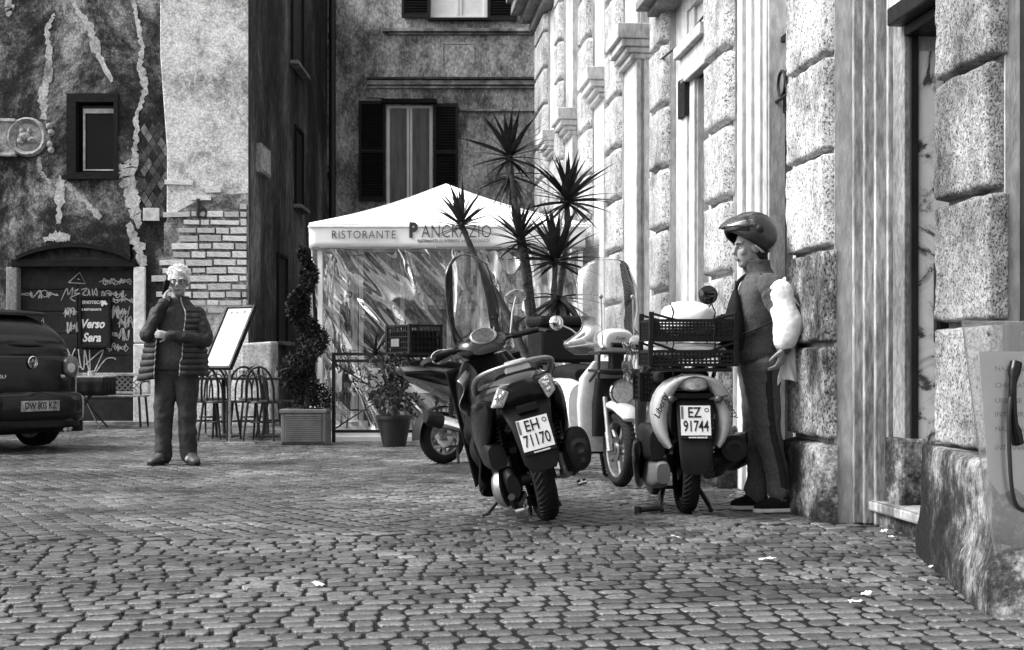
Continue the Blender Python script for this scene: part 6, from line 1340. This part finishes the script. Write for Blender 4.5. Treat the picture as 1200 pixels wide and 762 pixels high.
# white shirt pulled over the forearm
m = MB(); a, b, c = [Vector(p) for p in aL]; pts = [a.lerp(b, .20)+Vector((.03, -.02, 0)), a.lerp(b, .55)+Vector((.015, -.012, 0)), b+Vector((.005, -.01, 0)), b.lerp(c, .55)+Vector((.0, -.01, 0)), c+Vector((.0, -.0, .05))]
chain(m, pts, [.080, .084, .084, .078, .070], 22, 1, .05, 9, 9)
m.build('white_sleeve', 'white_cloth', rider, rem=.007, disp=.022, dsc=.13)
def flap(u, v):
    z = 1.36-.56*v+.06*(u-.4)*v; return (.06+.150*u*(.45+.75*v)+.014*math.sin(v*11+u*4)-.03*(1-v), -.20+.10*u+.03*math.sin(u*8+v*7)+.012*math.sin(u*19+v*3), z+.02*math.sin(u*7)*v)
m = MB(); m.grid(flap, 24, 34); m.build('white_flap', 'white_cloth', rider, smooth=180, solid=.008)
m = MB(); chain(m, [(.06, -.19, 1.375), (.078, -.18, 1.40), (.092, -.178, 1.425)], [.036, .026, .010], 12, .7, .2, 3); m.tube([(.10, -.20, 1.36), (.14, -.22, 1.30), (.17, -.23, 1.255)], [.006, .006, .003], 6); m.build('white_knot', 'white_cloth', rider, smooth=180)
m = MB(); m.loft([ring((-.03, 0, .80), (1, 0, 0), (0, 1, 0), .08, .10, 2.4, 20), ring((-.035, 0, .88), (1, 0, 0), (0, 1, 0), .128, .155, 2.4, 20), ring((-.042, 0, .965), (1, 0, 0), (0, 1, 0), .132, .150, 2.4, 20)])
legs = []
for y, kx, fx, sd in ((-.082, .005, .085, 3), (.085, -.04, -.03, 8)):
    q = [(-.03, y, .87), (-.022, y, .70), (kx, y, .48), ((kx+fx)/2+.012, y, .27), (fx-.005, y, .085)]; legs.append(q); chain(m, q, [.122, .104, .083, .072, .062], 20, 1, .03, sd, 12)
    chain(m, [(fx-.01, y, .13), (fx-.005, y, .095)], [.074, .066], 18, 1, .1, sd)
tr_ = m.build('trousers', 'trouser_grey', rider, rem=.008, disp=.026, dsc=.10)
m = MB(); q = legs[0]; m.tube([Vector(p)+Vector((.02, -r*.99, 0)) for p, r in zip(sm3(q, 6), [.122+(.104-.122)*i/6 for i in range(6)]+[.104+(.083-.104)*i/6 for i in range(6)]+[.083+(.072-.083)*i/6 for i in range(6)]+[.072+(.062-.072)*i/6 for i in range(6)]+[.062])], .020, 10, True, .25); m.build('side_stripe', 'trouser_panel', tr_, smooth=180)
shoe('shoe', 'fabric_black', rider, (.165, -.09, 0), (-.085, -.12, 0), 'white_rubber', 1.02); shoe('shoe', 'fabric_black', rider, (.03, .085, 0), (-.20, .07, 0), 'white_rubber', 1.02)
# cross-body bag
bg_ = thing('belt_bag', 'black shoulder bag strapped across the front of the helmeted person', 'bag', (RX-.19, RY-.10, 1.0))
m = MB(bg_); m.loft([ring((RX-.205+dx, RY-.09, z), (1, .25, 0), (-.25, 1, 0), w_, d_, 2.6, 20) for z, w_, d_, dx in ((.985, .02, .05, .01), (1.0, .045, .085, 0), (1.08, .052, .10, 0), (1.19, .045, .085, 0), (1.28, .030, .05, .005), (1.36, .012, .02, .01))]); m.build('pouch', 'fabric_black', bg_, smooth=60)
m = MB(bg_); m.tube(sm3([(RX-.19, RY-.16, 1.08), (RX-.10, RY-.185, 1.11), (RX+.02, RY-.195, 1.17), (RX+.10, RY-.13, 1.22)]), .017, 8, True, .3); m.tube(sm3([(RX-.19, RY-.05, 1.34), (RX-.16, RY-.02, 1.42), (RX-.06, RY+.02, 1.49)]), .012, 8, True, .4); m.build('strap', 'fabric_black', bg_, smooth=60)
# ================================================================ public telephone on the wall
YQ = 5.18; ph = thing('public_telephone', 'wall telephone with clear rounded acrylic side screen and notice at the near pilaster', 'telephone', (1.9, YQ, 0))
outl = [(1128, 377), (1290, 377), (1290, 694), (1212, 694), (1196, 690), (1184, 682), (1174, 668), (1167, 650), (1160, 612), (1148, 530)]
def prs(mb, pts, Y, t): 
    q = [P(a, b, Y) for a, b in pts]; n = len(q); mb.add(q+[v+Vector((0, t, 0)) for v in q], [tuple(range(n)), tuple(range(n, 2*n))[::-1]]+[(i, (i+1) % n, n+(i+1) % n, n+i) for i in range(n)])
m = MB(ph); prs(m, outl, YQ, .007); sc3 = m.build('side_screen', 'acrylic_scratched', ph)
m = MB(ph); m.tube([P(a, b, YQ) for a, b in outl+outl[:1]], .004, 6); m.build('screen_edge', 'acrylic_scratched', sc3)
m = MB(ph); prs(m, [(1147, 412), (1285, 412), (1285, 566), (1225, 560), (1205, 585), (1190, 572), (1172, 580), (1158, 560)], YQ+.012, .001); nt_ = m.build('notice', 'menu_paper', sc3)
mat('faint_ink', .22, 5, 2, .8)
for k, (tx, py) in enumerate((('NAZIONALE', 432), ('CHIAMATE', 452), ('URBANE', 470), ('INTERURBANE', 486), ('NAZIONALI', 503), ('INTERNAZIONALI', 525))): words(tx, .026, 'faint_ink', nt_, ph.matrix_basis.inverted() @ Matrix.Translation(P(1166, py, YQ+.0105)) @ FRONT, align='LEFT')
m = MB(ph); m.lathe([(.012, 0), (.012, .012), (.006, .014), (.001, .014)], 14, T(*P(1160, 390, YQ)) @ Matrix.Rotation(PI/2, 4, 'X')); m.build('bolt', 'steel', sc3, smooth=40)
m = MB(ph); m.bx(1.86, 2.65, YQ+.16, YQ+.22, .0, 1.06); m.build('back_board', 'iron_black', ph, bev=.01)
m = MB(ph); m.bx(1.90, 2.15, YQ+.02, YQ+.16, .55, 1.03); m.build('phone_body', 'black_plastic', ph, bev=.02)
m = MB(ph); m.tube(sm3([P(1191, 425, YQ+.0), P(1187, 450, YQ-.02), P(1188, 490, YQ-.02), P(1193, 520, YQ)]), [.022]*4+[.014]*8+[.022]*4, 12); m.build('handset', 'black_gloss', ph, smooth=60)
m = MB(ph); m.tube(sm3([P(1192, 440, YQ-.01), P(1183, 480, YQ-.03), P(1184, 550, YQ-.03), P(1190, 590, YQ-.02), P(1205, 600, YQ)]), .008, 8); m.build('cord', 'iron_black', ph, smooth=60)
m = MB(ph); prs(m, [(1175, 638), (1185, 640), (1180, 668), (1171, 664)], YQ+.012, .002); m.build('sticker', 'menu_paper', sc3)
# ================================================================ scraps of litter
for k, (px, py) in enumerate(((853, 571), (858, 583), (900, 658), (792, 632), (1036, 625), (1046, 632), (1003, 709), (1016, 699), (1095, 667), (373, 688))):
    g_ = GP(px, py); r = random.Random(k); s_ = r.uniform(.016, .034)
    m = MB(); m.grid(lambda u, v: ((u-.5)*s_*2.2, (v-.5)*s_*1.5, .006+.012*vn(u*3+k, v*3, k)+.008*u), 4, 4); o = m.build('paper_scrap', 'litter', None, smooth=180, solid=.001)
    o.location = (g_.x, g_.y, .004); o.rotation_euler = (0, 0, r.uniform(0, 6)); tag(o, 'small white scrap of litter on the cobbles', 'litter', 'litter on the cobbles')
